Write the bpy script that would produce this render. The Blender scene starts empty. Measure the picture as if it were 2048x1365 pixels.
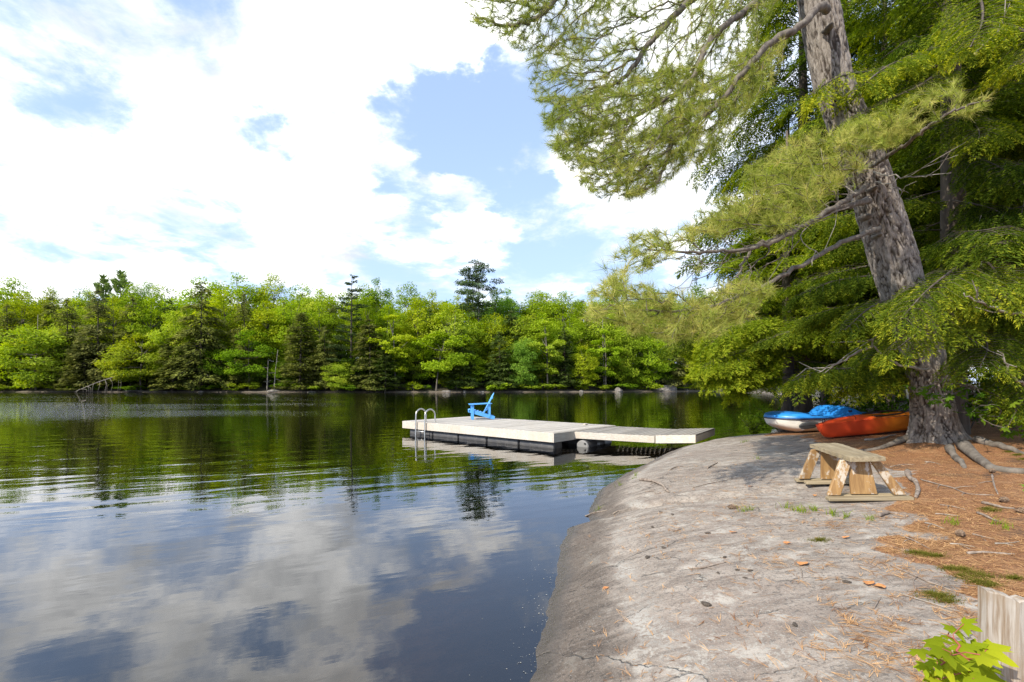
import bpy, bmesh, math, random
import numpy as np
from mathutils import Vector, Matrix

R = math.radians
rng = np.random.default_rng(7)
random.seed(7)
sc = bpy.context.scene
col = sc.collection

# ------------------------------------------------------------------ camera, sky, sun, exposure
FPX, HOR, EYE = 970.0, 770.0, 1.75          # focal length in photo pixels, horizon row, eye height over the water
cam_d = bpy.data.cameras.new('camera')
cam = bpy.data.objects.new('camera', cam_d)
col.objects.link(cam)
cam.location = (0, 0, EYE)
cam.rotation_euler = (R(90), 0, 0)
cam_d.sensor_width = 36.0
cam_d.lens = FPX * 36.0 / 2048.0
cam_d.shift_y = (HOR - 682.5) / 2048.0
cam_d.clip_start = 0.05
cam_d.clip_end = 3000
sc.camera = cam

SUN_DIR = Vector((-0.76, -0.62, 0.0)).normalized() * math.cos(R(38)) + Vector((0, 0, math.sin(R(38))))
sun_d = bpy.data.lights.new('sun', 'SUN')
sun_d.energy = 4.6
sun_d.angle = R(0.5)
sun_d.color = (1.0, 0.91, 0.76)
sun = bpy.data.objects.new('sun', sun_d)
col.objects.link(sun)
sun.rotation_euler = SUN_DIR.to_track_quat('Z', 'Y').to_euler()

SKY_STRENGTH = 0.14
EXPOSURE = 0.46


class NT:
    """small node-building helper"""
    def __init__(self, tree):
        self.t = tree
        self.t.nodes.clear()

    def n(self, kind, **kw):
        nd = self.t.nodes.new(kind)
        ins = kw.pop('i', {})
        for k, v in kw.items():
            setattr(nd, k, v)
        for k, v in ins.items():
            self.set(nd, k, v)
        return nd

    def set(self, nd, k, v):
        s = nd.inputs[k]
        if hasattr(v, 'is_output') or isinstance(v, bpy.types.NodeSocket):
            self.t.links.new(v, s)
        elif isinstance(v, bpy.types.Node):
            self.t.links.new(v.outputs[0], s)
        else:
            s.default_value = v

    def m(self, op, a, b=None, c=None, clamp=False):
        nd = self.n('ShaderNodeMath', operation=op, use_clamp=clamp)
        self.set(nd, 0, a)
        if b is not None:
            self.set(nd, 1, b)
        if c is not None:
            self.set(nd, 2, c)
        return nd.outputs[0]

    def v(self, op, a, b=None):
        nd = self.n('ShaderNodeVectorMath', operation=op)
        self.set(nd, 0, a)
        if b is not None:
            self.set(nd, 1, b)
        return nd.outputs['Value' if op in ('DOT_PRODUCT', 'LENGTH', 'DISTANCE') else 'Vector']

    def mix(self, f, a, b, blend='MIX'):
        nd = self.n('ShaderNodeMix', data_type='RGBA', blend_type=blend)
        self.set(nd, 0, f)
        for k, v in ((6, a), (7, b)):
            if isinstance(v, (tuple, list)) and len(v) == 3:
                v = (*v, 1)
            self.set(nd, k, v)
        return nd.outputs[2]

    def noise(self, vec, scale, detail=4, rough=0.55, dist=0.0, out=0, **kw):
        nd = self.n('ShaderNodeTexNoise', **kw)
        if vec is not None:
            self.set(nd, 'Vector', vec)
        nd.inputs['Scale'].default_value = scale
        nd.inputs['Detail'].default_value = detail
        nd.inputs['Roughness'].default_value = rough
        nd.inputs['Distortion'].default_value = dist
        return nd.outputs[out]

    def smooth(self, x, a, b, lo=0.0, hi=1.0):
        nd = self.n('ShaderNodeMapRange', interpolation_type='SMOOTHSTEP')
        self.set(nd, 0, x)
        for k, v in zip((1, 2, 3, 4), (a, b, lo, hi)):
            nd.inputs[k].default_value = v
        return nd.outputs[0]

    def scale(self, vec, s):
        nd = self.n('ShaderNodeMapping')
        self.set(nd, 'Vector', vec)
        nd.inputs['Scale'].default_value = s
        return nd.outputs[0]


def build_world():
    w = bpy.data.worlds.new('World')
    sc.world = w
    w.use_nodes = True
    g = NT(w.node_tree)
    tc = g.n('ShaderNodeTexCoord').outputs['Generated']
    d = g.v('NORMALIZE', tc)
    sky = g.n('ShaderNodeTexSky', sky_type='NISHITA', sun_disc=False)
    sky.sun_elevation = R(38)
    sky.sun_rotation = math.atan2(SUN_DIR.x, SUN_DIR.y)
    sky.air_density = 1.0
    sky.dust_density = 0.6
    sky.ozone_density = 1.6
    sep = g.n('ShaderNodeSeparateXYZ', i={0: d})
    z = g.m('MAXIMUM', sep.outputs[2], 0.0)
    den = g.m('ADD', z, 0.20)
    cx = g.m('DIVIDE', sep.outputs[0], den)
    cy = g.m('DIVIDE', sep.outputs[1], den)
    plane = g.n('ShaderNodeCombineXYZ', i={0: cx, 1: cy, 2: 0.37}).outputs[0]
    warp = g.noise(plane, 1.6, 3, 0.5, out=1)
    warp = g.v('SUBTRACT', warp, (0.5, 0.5, 0.5))
    wn = g.n('ShaderNodeVectorMath', operation='SCALE', i={0: warp})
    wn.inputs['Scale'].default_value = 0.30
    pw = g.v('ADD', plane, wn.outputs[0])
    f1 = g.noise(pw, 1.9, 10, 0.60)
    f2 = g.noise(pw, 5.2, 8, 0.62)
    base = g.m('ADD', g.m('MULTIPLY', f1, 0.66), g.m('MULTIPLY', f2, 0.34))
    base = g.m('ADD', g.m('MULTIPLY', g.m('SUBTRACT', base, 0.5), 3.1), 0.51)

    rag = g.noise(plane, 4.5, 8, 0.62, out=1)
    rag = g.v('SUBTRACT', rag, (0.5, 0.5, 0.5))
    rs = g.n('ShaderNodeVectorMath', operation='SCALE', i={0: rag})
    rs.inputs['Scale'].default_value = 0.26
    dr = g.v('NORMALIZE', g.v('ADD', d, rs.outputs[0]))

    def blob(px, py, r0, r1, amt):
        v = Vector(((px - 1024) / FPX, 1.0, (HOR - py) / FPX)).normalized()
        c = g.v('DOT_PRODUCT', dr, tuple(v))
        return g.smooth(c, math.cos(R(r1)), math.cos(R(r0)), 0.0, amt)
    cover = None
    # (direction as a photo pixel, inner / outer radius in degrees, + cloud / - clear)
    for b in ((780, 225, 1, 8, -0.50), (900, 215, 1, 8, -0.55), (1000, 215, 1, 8, -0.40), (690, 330, 0, 7, -0.18),
              (500, 265, 0, 4, -0.30), (180, 225, 0, 4, -0.20), (410, 415, 0, 6, -0.22), (600, 250, 0, 5, -0.28),
              (830, 470, 0, 8, -0.20), (1150, 520, 2, 13, -0.14), (520, 520, 0, 6, -0.16), (240, 380, 0, 5, -0.10), (40, 490, 0, 5, -0.12),
              (840, 310, 0, 6, 0.24), (1085, 290, 1, 5, 0.42), (720, 400, 1, 8, 0.26), (930, 395, 0, 5, 0.28), (985, 480, 1, 5, 0.24),
              (780, 20, 4, 13, 0.36), (850, 95, 2, 6, 0.34), (970, 70, 1, 6, 0.34), (300, 150, 12, 36, 0.14), (100, 480, 8, 26, 0.10),
              (640, 120, 3, 10, 0.22), (1250, 370, 3, 10, 0.26), (1300, 80, 5, 16, 0.22), (560, 400, 1, 8, 0.20)):
        s = blob(*b)
        cover = s if cover is None else g.m('ADD', cover, s)
    dens = g.m('ADD', base, cover)
    mask = g.m('POWER', g.smooth(dens, 0.22, 0.92), 1.7)
    grey = g.smooth(g.noise(pw, 2.6, 7, 0.55), 0.34, 0.74)
    thick = g.smooth(dens, 0.72, 1.15)
    grey2 = g.smooth(g.noise(pw, 6.0, 8, 0.6), 0.34, 0.72)
    shade = g.m('ADD', g.m('MULTIPLY', grey, 0.85), g.m('MULTIPLY', grey2, 0.30), clamp=True)
    cloud = g.mix(shade, (12.4, 12.3, 12.1), (4.5, 4.7, 5.0))
    haze = g.smooth(sep.outputs[2], 0.0, 0.55, 0.85, 0.55)
    sk = g.mix(haze, sky.outputs[0], (3.7, 5.0, 7.6))
    c = g.mix(mask, sk, cloud)
    bg = g.n('ShaderNodeBackground', i={0: c, 1: SKY_STRENGTH})
    g.n('ShaderNodeOutputWorld', i={0: bg.outputs[0]})


build_world()
sc.view_settings.view_transform = 'Standard'
sc.view_settings.look = 'None'
sc.view_settings.gamma = 1.0
sc.view_settings.use_curve_mapping = False
sc.view_settings.exposure = EXPOSURE
sc.render.engine = 'CYCLES'
sc.cycles.use_denoising = True
sc.cycles.denoising_prefilter = 'NONE'
sc.cycles.sample_clamp_indirect = 4.0
sc.cycles.max_bounces = 7
sc.cycles.diffuse_bounces = 3
sc.cycles.glossy_bounces = 3
sc.cycles.transmission_bounces = 4
sc.cycles.transparent_max_bounces = 8
sc.cycles.caustics_reflective = False
sc.cycles.caustics_refractive = False


# ------------------------------------------------------------------ numeric helpers
def P(px, py, Y):
    """photo pixel at depth Y -> world point"""
    return np.array([(px - 1024) / FPX * Y, Y, EYE + (HOR - py) / FPX * Y])


def vnoise(p, seed=0):
    p = np.asarray(p, float)
    i = np.floor(p).astype(np.int64)
    f = p - i
    f = f * f * (3 - 2 * f)

    def h(ix, iy, iz):
        n = (ix * 374761393 + iy * 668265263 + iz * 2147483647 + seed * 974634777) & 0xFFFFFFFF
        n = ((n ^ (n >> 13)) * 1274126177) & 0xFFFFFFFF
        n = (n ^ (n >> 16)) & 0xFFFF
        return n / 65535.0
    out = 0
    for dx in (0, 1):
        for dy in (0, 1):
            for dz in (0, 1):
                w = (f[..., 0] if dx else 1 - f[..., 0]) * (f[..., 1] if dy else 1 - f[..., 1]) * (f[..., 2] if dz else 1 - f[..., 2])
                out = out + w * h(i[..., 0] + dx, i[..., 1] + dy, i[..., 2] + dz)
    return out * 2 - 1


def fbm2(x, y, s, octv=4, seed=0):
    o, a, t = 0, 1.0, 0
    for k in range(octv):
        o = o + a * vnoise(np.stack([x * s, y * s, np.zeros_like(x) + k * 7.3], -1), seed + k)
        t += a
        a *= 0.5
        s *= 2.03
    return o / t


SHORE = np.array([(-1.3, -14), (-0.7, -4), (-0.25, 0.5), (0.12, 2.85), (0.27, 3.7), (0.53, 5.1), (0.70, 5.9), (0.98, 6.15), (1.0, 6.5), (1.43, 7.9),
                  (2.15, 9.4), (2.9, 10.6), (4.03, 12.5), (5.6, 14.2), (7.3, 15.0), (8.6, 16.2), (10, 18.5), (14, 25), (22, 38), (34, 60), (50, 92), (66, 150), (80, 420)])
FAR = np.array([(-420, 150), (-260, 126), (-170, 117), (-115, 115), (-60, 112.5), (-30, 111), (-8, 113), (12, 117), (28, 121), (44, 126), (52, 132), (60, 140)])


def sdist(x, y, line):
    """distance to a polyline and the side (positive on its right-hand side)"""
    best = np.full(x.shape, 1e9)
    sign = np.ones(x.shape)
    for a, b in zip(line[:-1], line[1:]):
        ab = b - a
        t = np.clip(((x - a[0]) * ab[0] + (y - a[1]) * ab[1]) / (ab @ ab), 0, 1)
        dx, dy = x - (a[0] + t * ab[0]), y - (a[1] + t * ab[1])
        d = np.hypot(dx, dy)
        cr = ab[0] * (y - a[1]) - ab[1] * (x - a[0])
        up = d < best - 1e-9
        best = np.where(up, d, best)
        sign = np.where(up, np.where(cr < 0, 1, -1), sign)
    return best * sign


def height(x, y):
    x, y = np.asarray(x, float), np.asarray(y, float)
    d = sdist(x, y, SHORE)
    wob = 0.05 * fbm2(x, y, 1.3, 3, 3) + 0.035 * fbm2(x, y, 5.0, 3, 4)
    dd = np.maximum(d + wob, 0)
    land = 0.36 * (1 - np.exp(-dd / 0.75)) + 0.078 * np.minimum(dd, 9) + 0.03 * np.maximum(np.minimum(dd, 40) - 9, 0)
    land = land + 0.035 * fbm2(x, y, 0.55, 3, 11) * np.clip(dd, 0, 1) + 0.012 * fbm2(x, y, 2.6, 3, 5) * np.clip(dd * 2, 0, 1)
    # a low ledge crossing the rock where the crack runs
    yc = 5.95 - 0.10 * (x - 1) + 0.12 * np.sin(x * 2.1)
    near = np.clip(1 - np.abs(x - 2.2) / 2.8, 0, 1)
    land = land - 0.085 * np.exp(-((y - yc) / 0.06) ** 2) * near * np.clip(dd * 3, 0, 1) + 0.03 * np.clip((y - yc) / 0.2, 0, 1) * near * np.clip(dd * 2, 0, 1)
    for cx, cy, sl, hw, dep in ((4.9, 8.3, 0.35, 1.1, 0.035), (3.0, 4.3, -0.10, 1.2, 0.018), (1.7, 3.0, 0.05, 1.0, 0.014)):
        yk = cy + sl * (x - cx) + 0.10 * np.sin(x * 3.7 + cy) + 0.04 * np.sin(x * 9.1)
        land = land - dep * np.exp(-((y - yk) / 0.045) ** 2) * np.clip(1 - np.abs(x - cx) / hw, 0, 1) ** 0.5 * np.clip(dd * 2, 0, 1)
    mound = 0.16 * np.exp(-(((x - 6.75) ** 2 + (y - 7.6) ** 2) / 1.6))
    land = land + mound
    bed = np.maximum(np.where(d + wob > -1.3, 0.15 * (d + wob), -0.195 + 0.45 * (d + wob + 1.3)), -3.2)
    hn = np.where(d + wob > 0, land, bed)
    f = -sdist(x, y, FAR)
    f = f + 1.2 * fbm2(x, y, 0.09, 3, 21)
    hf = np.where(f > 0, 0.35 * (1 - np.exp(-f / 0.6)) + 0.17 * np.minimum(f, 55) + 0.03 * np.maximum(f - 55, 0), np.maximum(0.25 * f, -3.2))
    return np.maximum(hn, hf)


def hz(x, y):
    return float(height(np.array([x]), np.array([y]))[0])


def litter_mask(x, y):
    """1 where pine litter and soil cover the rock"""
    bx = np.interp(y, [0, 2.3, 2.85, 3.6, 4.9, 6.0, 7.2, 8.6, 10, 12, 13.5, 15, 20, 60], [2.3, 2.4, 2.62, 2.95, 3.75, 4.6, 5.2, 5.9, 5.9, 6.5, 7.6, 8.2, 10.5, 34])
    n = 0.95 * fbm2(x, y, 0.9, 4, 31) + 0.40 * fbm2(x, y, 4.0, 3, 37)
    return np.clip(((x - bx) + n) / 0.30 + 0.5, 0, 1)


def G(px, py, lift=0.0):
    """photo pixel -> the point of the near ground seen there"""
    Y = np.geomspace(1.2, 60, 900)
    X = (px - 1024) / FPX * Y
    z = EYE + (HOR - py) / FPX * Y
    h = height(X, Y)
    k = int(np.argmax(z < h)) if np.any(z < h) else len(Y) - 1
    return np.array([X[k], Y[k], h[k] + lift])


# ------------------------------------------------------------------ mesh helpers
def link(name, mesh, mat=None, parent=None, smooth=False):
    o = bpy.data.objects.new(name, mesh)
    col.objects.link(o)
    if mat is not None and len(mesh.materials) == 0:
        mesh.materials.append(mat)
    if parent is not None:
        o.parent = parent
    if smooth:
        mesh.polygons.foreach_set('use_smooth', np.ones(len(mesh.polygons), dtype=bool))
    return o


def np_mesh(name, V, F, attrs=None, smooth=False):
    V = np.asarray(V, np.float32).reshape(-1, 3)
    F = np.asarray(F, np.int32)
    m = bpy.data.meshes.new(name)
    k = F.shape[1]
    m.vertices.add(len(V))
    m.vertices.foreach_set('co', V.ravel())
    m.loops.add(F.size)
    m.loops.foreach_set('vertex_index', F.ravel())
    m.polygons.add(len(F))
    m.polygons.foreach_set('loop_start', np.arange(0, F.size, k, dtype=np.int32))
    if smooth:
        m.polygons.foreach_set('use_smooth', np.ones(len(F), dtype=bool))
    for nm, a in (attrs or {}).items():
        at = m.attributes.new(nm, 'FLOAT', 'POINT')
        at.data.foreach_set('value', np.asarray(a, np.float32).ravel())
    m.update(calc_edges=True)
    return m


def tag(o, label=None, cat=None, group=None, kind=None):
    if label:
        o['label'] = label
    if cat:
        o['category'] = cat
    if group:
        o['group'] = group
    if kind:
        o['kind'] = kind
    return o


def empty(name, loc, rz=0.0):
    o = bpy.data.objects.new(name, None)
    col.objects.link(o)
    o.location = Vector(tuple(float(c) for c in loc))
    o.rotation_euler = (0, 0, rz)
    o.empty_display_size = 0.2
    return o


KIDS = {}


def copy_tree(o, parent=None):
    c = o.copy()
    col.objects.link(c)
    if parent is not None:
        c.parent = parent
    for ch in list(o.children):
        copy_tree(ch, c)
    return c


def prisms(A, B, ra, rb, n=4):
    """one tapered n-sided stick per segment, all at once"""
    A, B = np.asarray(A, float), np.asarray(B, float)
    d = B - A
    L = np.linalg.norm(d, axis=1, keepdims=True)
    d = d / np.maximum(L, 1e-6)
    ref = np.where(np.abs(d[:, 2:3]) > 0.9, np.array([[1.0, 0, 0]]), np.array([[0, 0, 1.0]]))
    u = np.cross(d, ref)
    u /= np.linalg.norm(u, axis=1, keepdims=True)
    v = np.cross(d, u)
    th = np.arange(n) * 2 * math.pi / n
    ring = u[:, None, :] * np.cos(th)[None, :, None] + v[:, None, :] * np.sin(th)[None, :, None]
    ra, rb = np.broadcast_to(ra, len(A)), np.broadcast_to(rb, len(A))
    VA = A[:, None, :] + ring * ra[:, None, None]
    VB = B[:, None, :] + ring * rb[:, None, None]
    V = np.concatenate([VA, VB], 1).reshape(-1, 3)
    k = np.arange(n)
    f = np.stack([k, (k + 1) % n, (k + 1) % n + n, k + n], 1)
    F = (np.arange(len(A))[:, None, None] * 2 * n + f[None]).reshape(-1, 4)
    return V, F


def tube(pts, rad, n=10, caps=True):
    pts = np.asarray(pts, float)
    rad = np.broadcast_to(rad, len(pts)).astype(float)
    t = np.gradient(pts, axis=0)
    t /= np.linalg.norm(t, axis=1, keepdims=True)
    ref = np.array([0, 0, 1.0]) if abs(t[0][2]) < 0.9 else np.array([1.0, 0, 0])
    u = np.cross(t[0], ref)
    u /= np.linalg.norm(u)
    U = []
    for k in range(len(pts)):
        u = u - t[k] * (u @ t[k])
        u /= np.linalg.norm(u)
        U.append(u)
    U = np.array(U)
    W = np.cross(t, U)
    th = np.arange(n) * 2 * math.pi / n
    V = pts[:, None] + rad[:, None, None] * (U[:, None] * np.cos(th)[None, :, None] + W[:, None] * np.sin(th)[None, :, None])
    V = V.reshape(-1, 3)
    F = []
    for k in range(len(pts) - 1):
        for j in range(n):
            F.append((k * n + j, k * n + (j + 1) % n, (k + 1) * n + (j + 1) % n, (k + 1) * n + j))
    if caps:
        V = np.vstack([V, pts[0], pts[-1]])
        a, b = len(V) - 2, len(V) - 1
        e = (len(pts) - 1) * n
        for j in range(0, n):
            F.append((a, (j + 1) % n, j, a))
            F.append((b, e + j, e + (j + 1) % n, b))
    return V, F


def poly_mesh(name, V, F, smooth=False):
    m = bpy.data.meshes.new(name)
    m.from_pydata([tuple(map(float, v)) for v in V], [], [tuple(dict.fromkeys(int(i) for i in f)) for f in F])
    if smooth:
        m.polygons.foreach_set('use_smooth', np.ones(len(m.polygons), dtype=bool))
    m.update()
    return m


def spline(pts, n):
    """Catmull-Rom through the points"""
    pts = np.asarray(pts, float)
    q = np.vstack([2 * pts[0] - pts[1], pts, 2 * pts[-1] - pts[-2]])
    t = np.linspace(0, len(pts) - 1 - 1e-6, n)
    i = t.astype(int)
    f = (t - i)[:, None]
    p0, p1, p2, p3 = q[i], q[i + 1], q[i + 2], q[i + 3]
    return 0.5 * (2 * p1 + (p2 - p0) * f + (2 * p0 - 5 * p1 + 4 * p2 - p3) * f ** 2 + (3 * p1 - p0 - 3 * p2 + p3) * f ** 3)


def box_mesh(name, sx, sy, sz, bev=0.004, seg=1):
    bm = bmesh.new()
    bmesh.ops.create_cube(bm, size=1)
    bmesh.ops.scale(bm, vec=(sx, sy, sz), verts=bm.verts)
    if bev:
        bmesh.ops.bevel(bm, geom=bm.edges[:], offset=bev, segments=seg, affect='EDGES')
    m = bpy.data.meshes.new(name)
    bm.to_mesh(m)
    bm.free()
    return m


def hexa(name, c8, bev=0.004):
    """a board from eight corners: four of the bottom ring, four of the top ring"""
    bm = bmesh.new()
    v = [bm.verts.new(tuple(map(float, c))) for c in c8]
    for f in ((3, 2, 1, 0), (4, 5, 6, 7), (0, 1, 5, 4), (1, 2, 6, 5), (2, 3, 7, 6), (3, 0, 4, 7)):
        bm.faces.new([v[i] for i in f])
    bmesh.ops.recalc_face_normals(bm, faces=bm.faces)
    if bev:
        bmesh.ops.bevel(bm, geom=bm.edges[:], offset=bev, segments=1, affect='EDGES')
    m = bpy.data.meshes.new(name)
    bm.to_mesh(m)
    bm.free()
    return m


def rot_to(X, N):
    """matrices whose local x runs along X and local z near N"""
    X = X / np.linalg.norm(X, axis=1, keepdims=True)
    Y = np.cross(N, X)
    Y /= np.maximum(np.linalg.norm(Y, axis=1, keepdims=True), 1e-6)
    Z = np.cross(X, Y)
    return np.stack([X, Y, Z], axis=2)


def tile(protos, pos, M, s, tint, which=None):
    """bakes many rotated copies of small meshes (V, F triangles, t) into one array set"""
    if which is None:
        which = rng.integers(0, len(protos), len(pos))
    Vs, Fs, Ts, off = [], [], [], 0
    for k, (V, F, t) in enumerate(protos):
        ix = np.nonzero(which == k)[0]
        if len(ix) == 0:
            continue
        v = np.einsum('nij,vj->nvi', M[ix], V) * s[ix][:, None, None] + pos[ix][:, None, :]
        f = F[None] + (np.arange(len(ix)) * len(V))[:, None, None] + off
        Vs.append(v.reshape(-1, 3))
        Fs.append(f.reshape(-1, F.shape[1]))
        Ts.append((t[None] + tint[ix][:, None]).ravel())
        off += len(ix) * len(V)
    return np.vstack(Vs), np.vstack(Fs), np.concatenate(Ts)


def unit(v):
    return v / np.maximum(np.linalg.norm(v, axis=-1, keepdims=True), 1e-9)


# ------------------------------------------------------------------ materials
def mat(name):
    m = bpy.data.materials.new(name)
    m.use_nodes = True
    return m, NT(m.node_tree)


def out(g, sh):
    g.n('ShaderNodeOutputMaterial', i={0: sh})


def leaf_mat(name, lo, mid, hi, trans=0.38, rough=0.5):
    m, g = mat(name)
    t = g.n('ShaderNodeAttribute', attribute_name='tint').outputs['Fac']
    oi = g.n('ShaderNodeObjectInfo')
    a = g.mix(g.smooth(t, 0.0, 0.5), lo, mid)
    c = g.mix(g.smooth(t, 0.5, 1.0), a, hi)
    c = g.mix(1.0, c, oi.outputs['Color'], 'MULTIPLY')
    dif = g.n('ShaderNodeBsdfDiffuse', i={0: c})
    hs = g.n('ShaderNodeHueSaturation', i={'Color': c, 'Saturation': 1.1, 'Value': 1.25})
    tr = g.n('ShaderNodeBsdfTranslucent', i={0: hs.outputs[0]})
    mx = g.n('ShaderNodeMixShader', i={0: trans, 1: dif.outputs[0], 2: tr.outputs[0]})
    out(g, mx.outputs[0])
    return m


def bark_mat(name, c0, c1, scale=6.0, stretch=0.2):
    m, g = mat(name)
    tc = g.n('ShaderNodeTexCoord').outputs['Object']
    v = g.scale(tc, (1, 1, stretch))
    n = g.noise(v, scale, 6, 0.65)
    n2 = g.noise(tc, scale * 0.35, 3)
    c = g.mix(g.smooth(n, 0.3, 0.7), c0, c1)
    c = g.mix(g.m('MULTIPLY', g.smooth(n2, 0.5, 0.75), 0.35), c, (0.23, 0.22, 0.19))
    b = g.n('ShaderNodeBump', i={'Strength': 0.7, 'Distance': 0.02, 'Height': n})
    p = g.n('ShaderNodeBsdfPrincipled', i={'Base Color': c, 'Roughness': 0.9, 'Normal': b.outputs[0]})
    out(g, p.outputs[0])
    return m


def pine_bark_mat():
    m, g = mat('pine_bark')
    tc = g.n('ShaderNodeTexCoord').outputs['Object']
    crack = g.n('ShaderNodeAttribute', attribute_name='crack').outputs['Fac']
    n = g.noise(g.scale(tc, (1, 1, 0.35)), 26, 8, 0.7)
    n2 = g.noise(tc, 3.0, 4, 0.6)
    n3 = g.noise(g.scale(tc, (1, 1, 0.5)), 9, 5, 0.6)
    c = g.mix(g.smooth(n, 0.3, 0.72), (0.150, 0.128, 0.110), (0.375, 0.335, 0.298))
    c = g.mix(g.m('MULTIPLY', g.smooth(n2, 0.45, 0.75), 0.3), c, (0.34, 0.32, 0.29))
    c = g.mix(g.m('MULTIPLY', g.smooth(n3, 0.60, 0.75), 0.45), c, (0.20, 0.135, 0.10))
    c = g.mix(g.smooth(crack, 0.0, 0.85), c, (0.055, 0.041, 0.033))
    b = g.n('ShaderNodeBump', i={'Strength': 0.9, 'Distance': 0.018, 'Height': n})
    p = g.n('ShaderNodeBsdfPrincipled', i={'Base Color': c, 'Roughness': 0.92, 'Normal': b.outputs[0]})
    out(g, p.outputs[0])
    return m


def wood_mat(name, c0, c1, c2, axis='X', scale=1.0, rough=0.8, worn=0.0, wornc=(0.5, 0.47, 0.42)):
    m, g = mat(name)
    tc = g.n('ShaderNodeTexCoord').outputs['Object']
    oi = g.n('ShaderNodeObjectInfo')
    off = g.n('ShaderNodeCombineXYZ', i={0: g.m('MULTIPLY', oi.outputs['Random'], 17.0), 1: g.m('MULTIPLY', oi.outputs['Random'], 31.0), 2: 0.0})
    p0 = g.v('ADD', tc, off.outputs[0])
    s = {'X': (0.9, 14, 14), 'Y': (14, 0.9, 14), 'Z': (14, 14, 0.9)}[axis]
    grain = g.noise(g.scale(p0, tuple(k * scale for k in s)), 2.2, 7, 0.62, 0.6)
    fine = g.noise(g.scale(p0, tuple(k * scale * 4 for k in s)), 2.0, 4, 0.7)
    blot = g.noise(p0, 2.3 * scale, 4, 0.6)
    c = g.mix(g.smooth(grain, 0.32, 0.68), c0, c1)
    c = g.mix(g.m('MULTIPLY', g.smooth(blot, 0.42, 0.7), 0.6), c, c2)
    c = g.mix(g.m('MULTIPLY', g.smooth(fine, 0.55, 0.75), 0.35), c, tuple(k * 0.45 for k in c0))
    if worn:
        w = g.smooth(g.noise(g.scale(p0, (5, 5, 3)), 2.2, 6, 0.7), 0.62 - worn * 0.22, 0.70 - worn * 0.2)
        c = g.mix(w, c, wornc)
    val = g.m('ADD', g.m('MULTIPLY', oi.outputs['Random'], 0.34), 0.80)
    hs = g.n('ShaderNodeHueSaturation', i={'Color': c, 'Value': val})
    b = g.n('ShaderNodeBump', i={'Strength': 0.4, 'Distance': 0.004, 'Height': g.m('ADD', grain, g.m('MULTIPLY', fine, 0.6))})
    p = g.n('ShaderNodeBsdfPrincipled', i={'Base Color': hs.outputs[0], 'Roughness': rough, 'Normal': b.outputs[0]})
    out(g, p.outputs[0])
    return m


def simple_mat(name, c, rough=0.5, metal=0.0, dirt=0.25, dscale=7.0, dirtc=None, bump=0.0):
    m, g = mat(name)
    tc = g.n('ShaderNodeTexCoord').outputs['Object']
    n = g.noise(tc, dscale, 6, 0.65)
    d = dirtc or tuple(k * 0.5 for k in c)
    cc = g.mix(g.m('MULTIPLY', g.smooth(n, 0.45, 0.75), dirt), c, d)
    r = g.m('ADD', g.m('MULTIPLY', n, 0.25), rough - 0.12)
    p = g.n('ShaderNodeBsdfPrincipled', i={'Base Color': cc, 'Roughness': r, 'Metallic': metal})
    if bump:
        b = g.n('ShaderNodeBump', i={'Strength': bump, 'Distance': 0.01, 'Height': n})
        g.set(p, 'Normal', b.outputs[0])
    out(g, p.outputs[0])
    return m


def tinted_mat(name, lo, hi, rough=0.8):
    m, g = mat(name)
    t = g.n('ShaderNodeAttribute', attribute_name='tint').outputs['Fac']
    oi = g.n('ShaderNodeObjectInfo')
    c = g.mix(g.smooth(t, 0, 1), lo, hi)
    c = g.mix(1.0, c, oi.outputs['Color'], 'MULTIPLY')
    p = g.n('ShaderNodeBsdfPrincipled', i={'Base Color': c, 'Roughness': rough})
    out(g, p.outputs[0])
    return m


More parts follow.
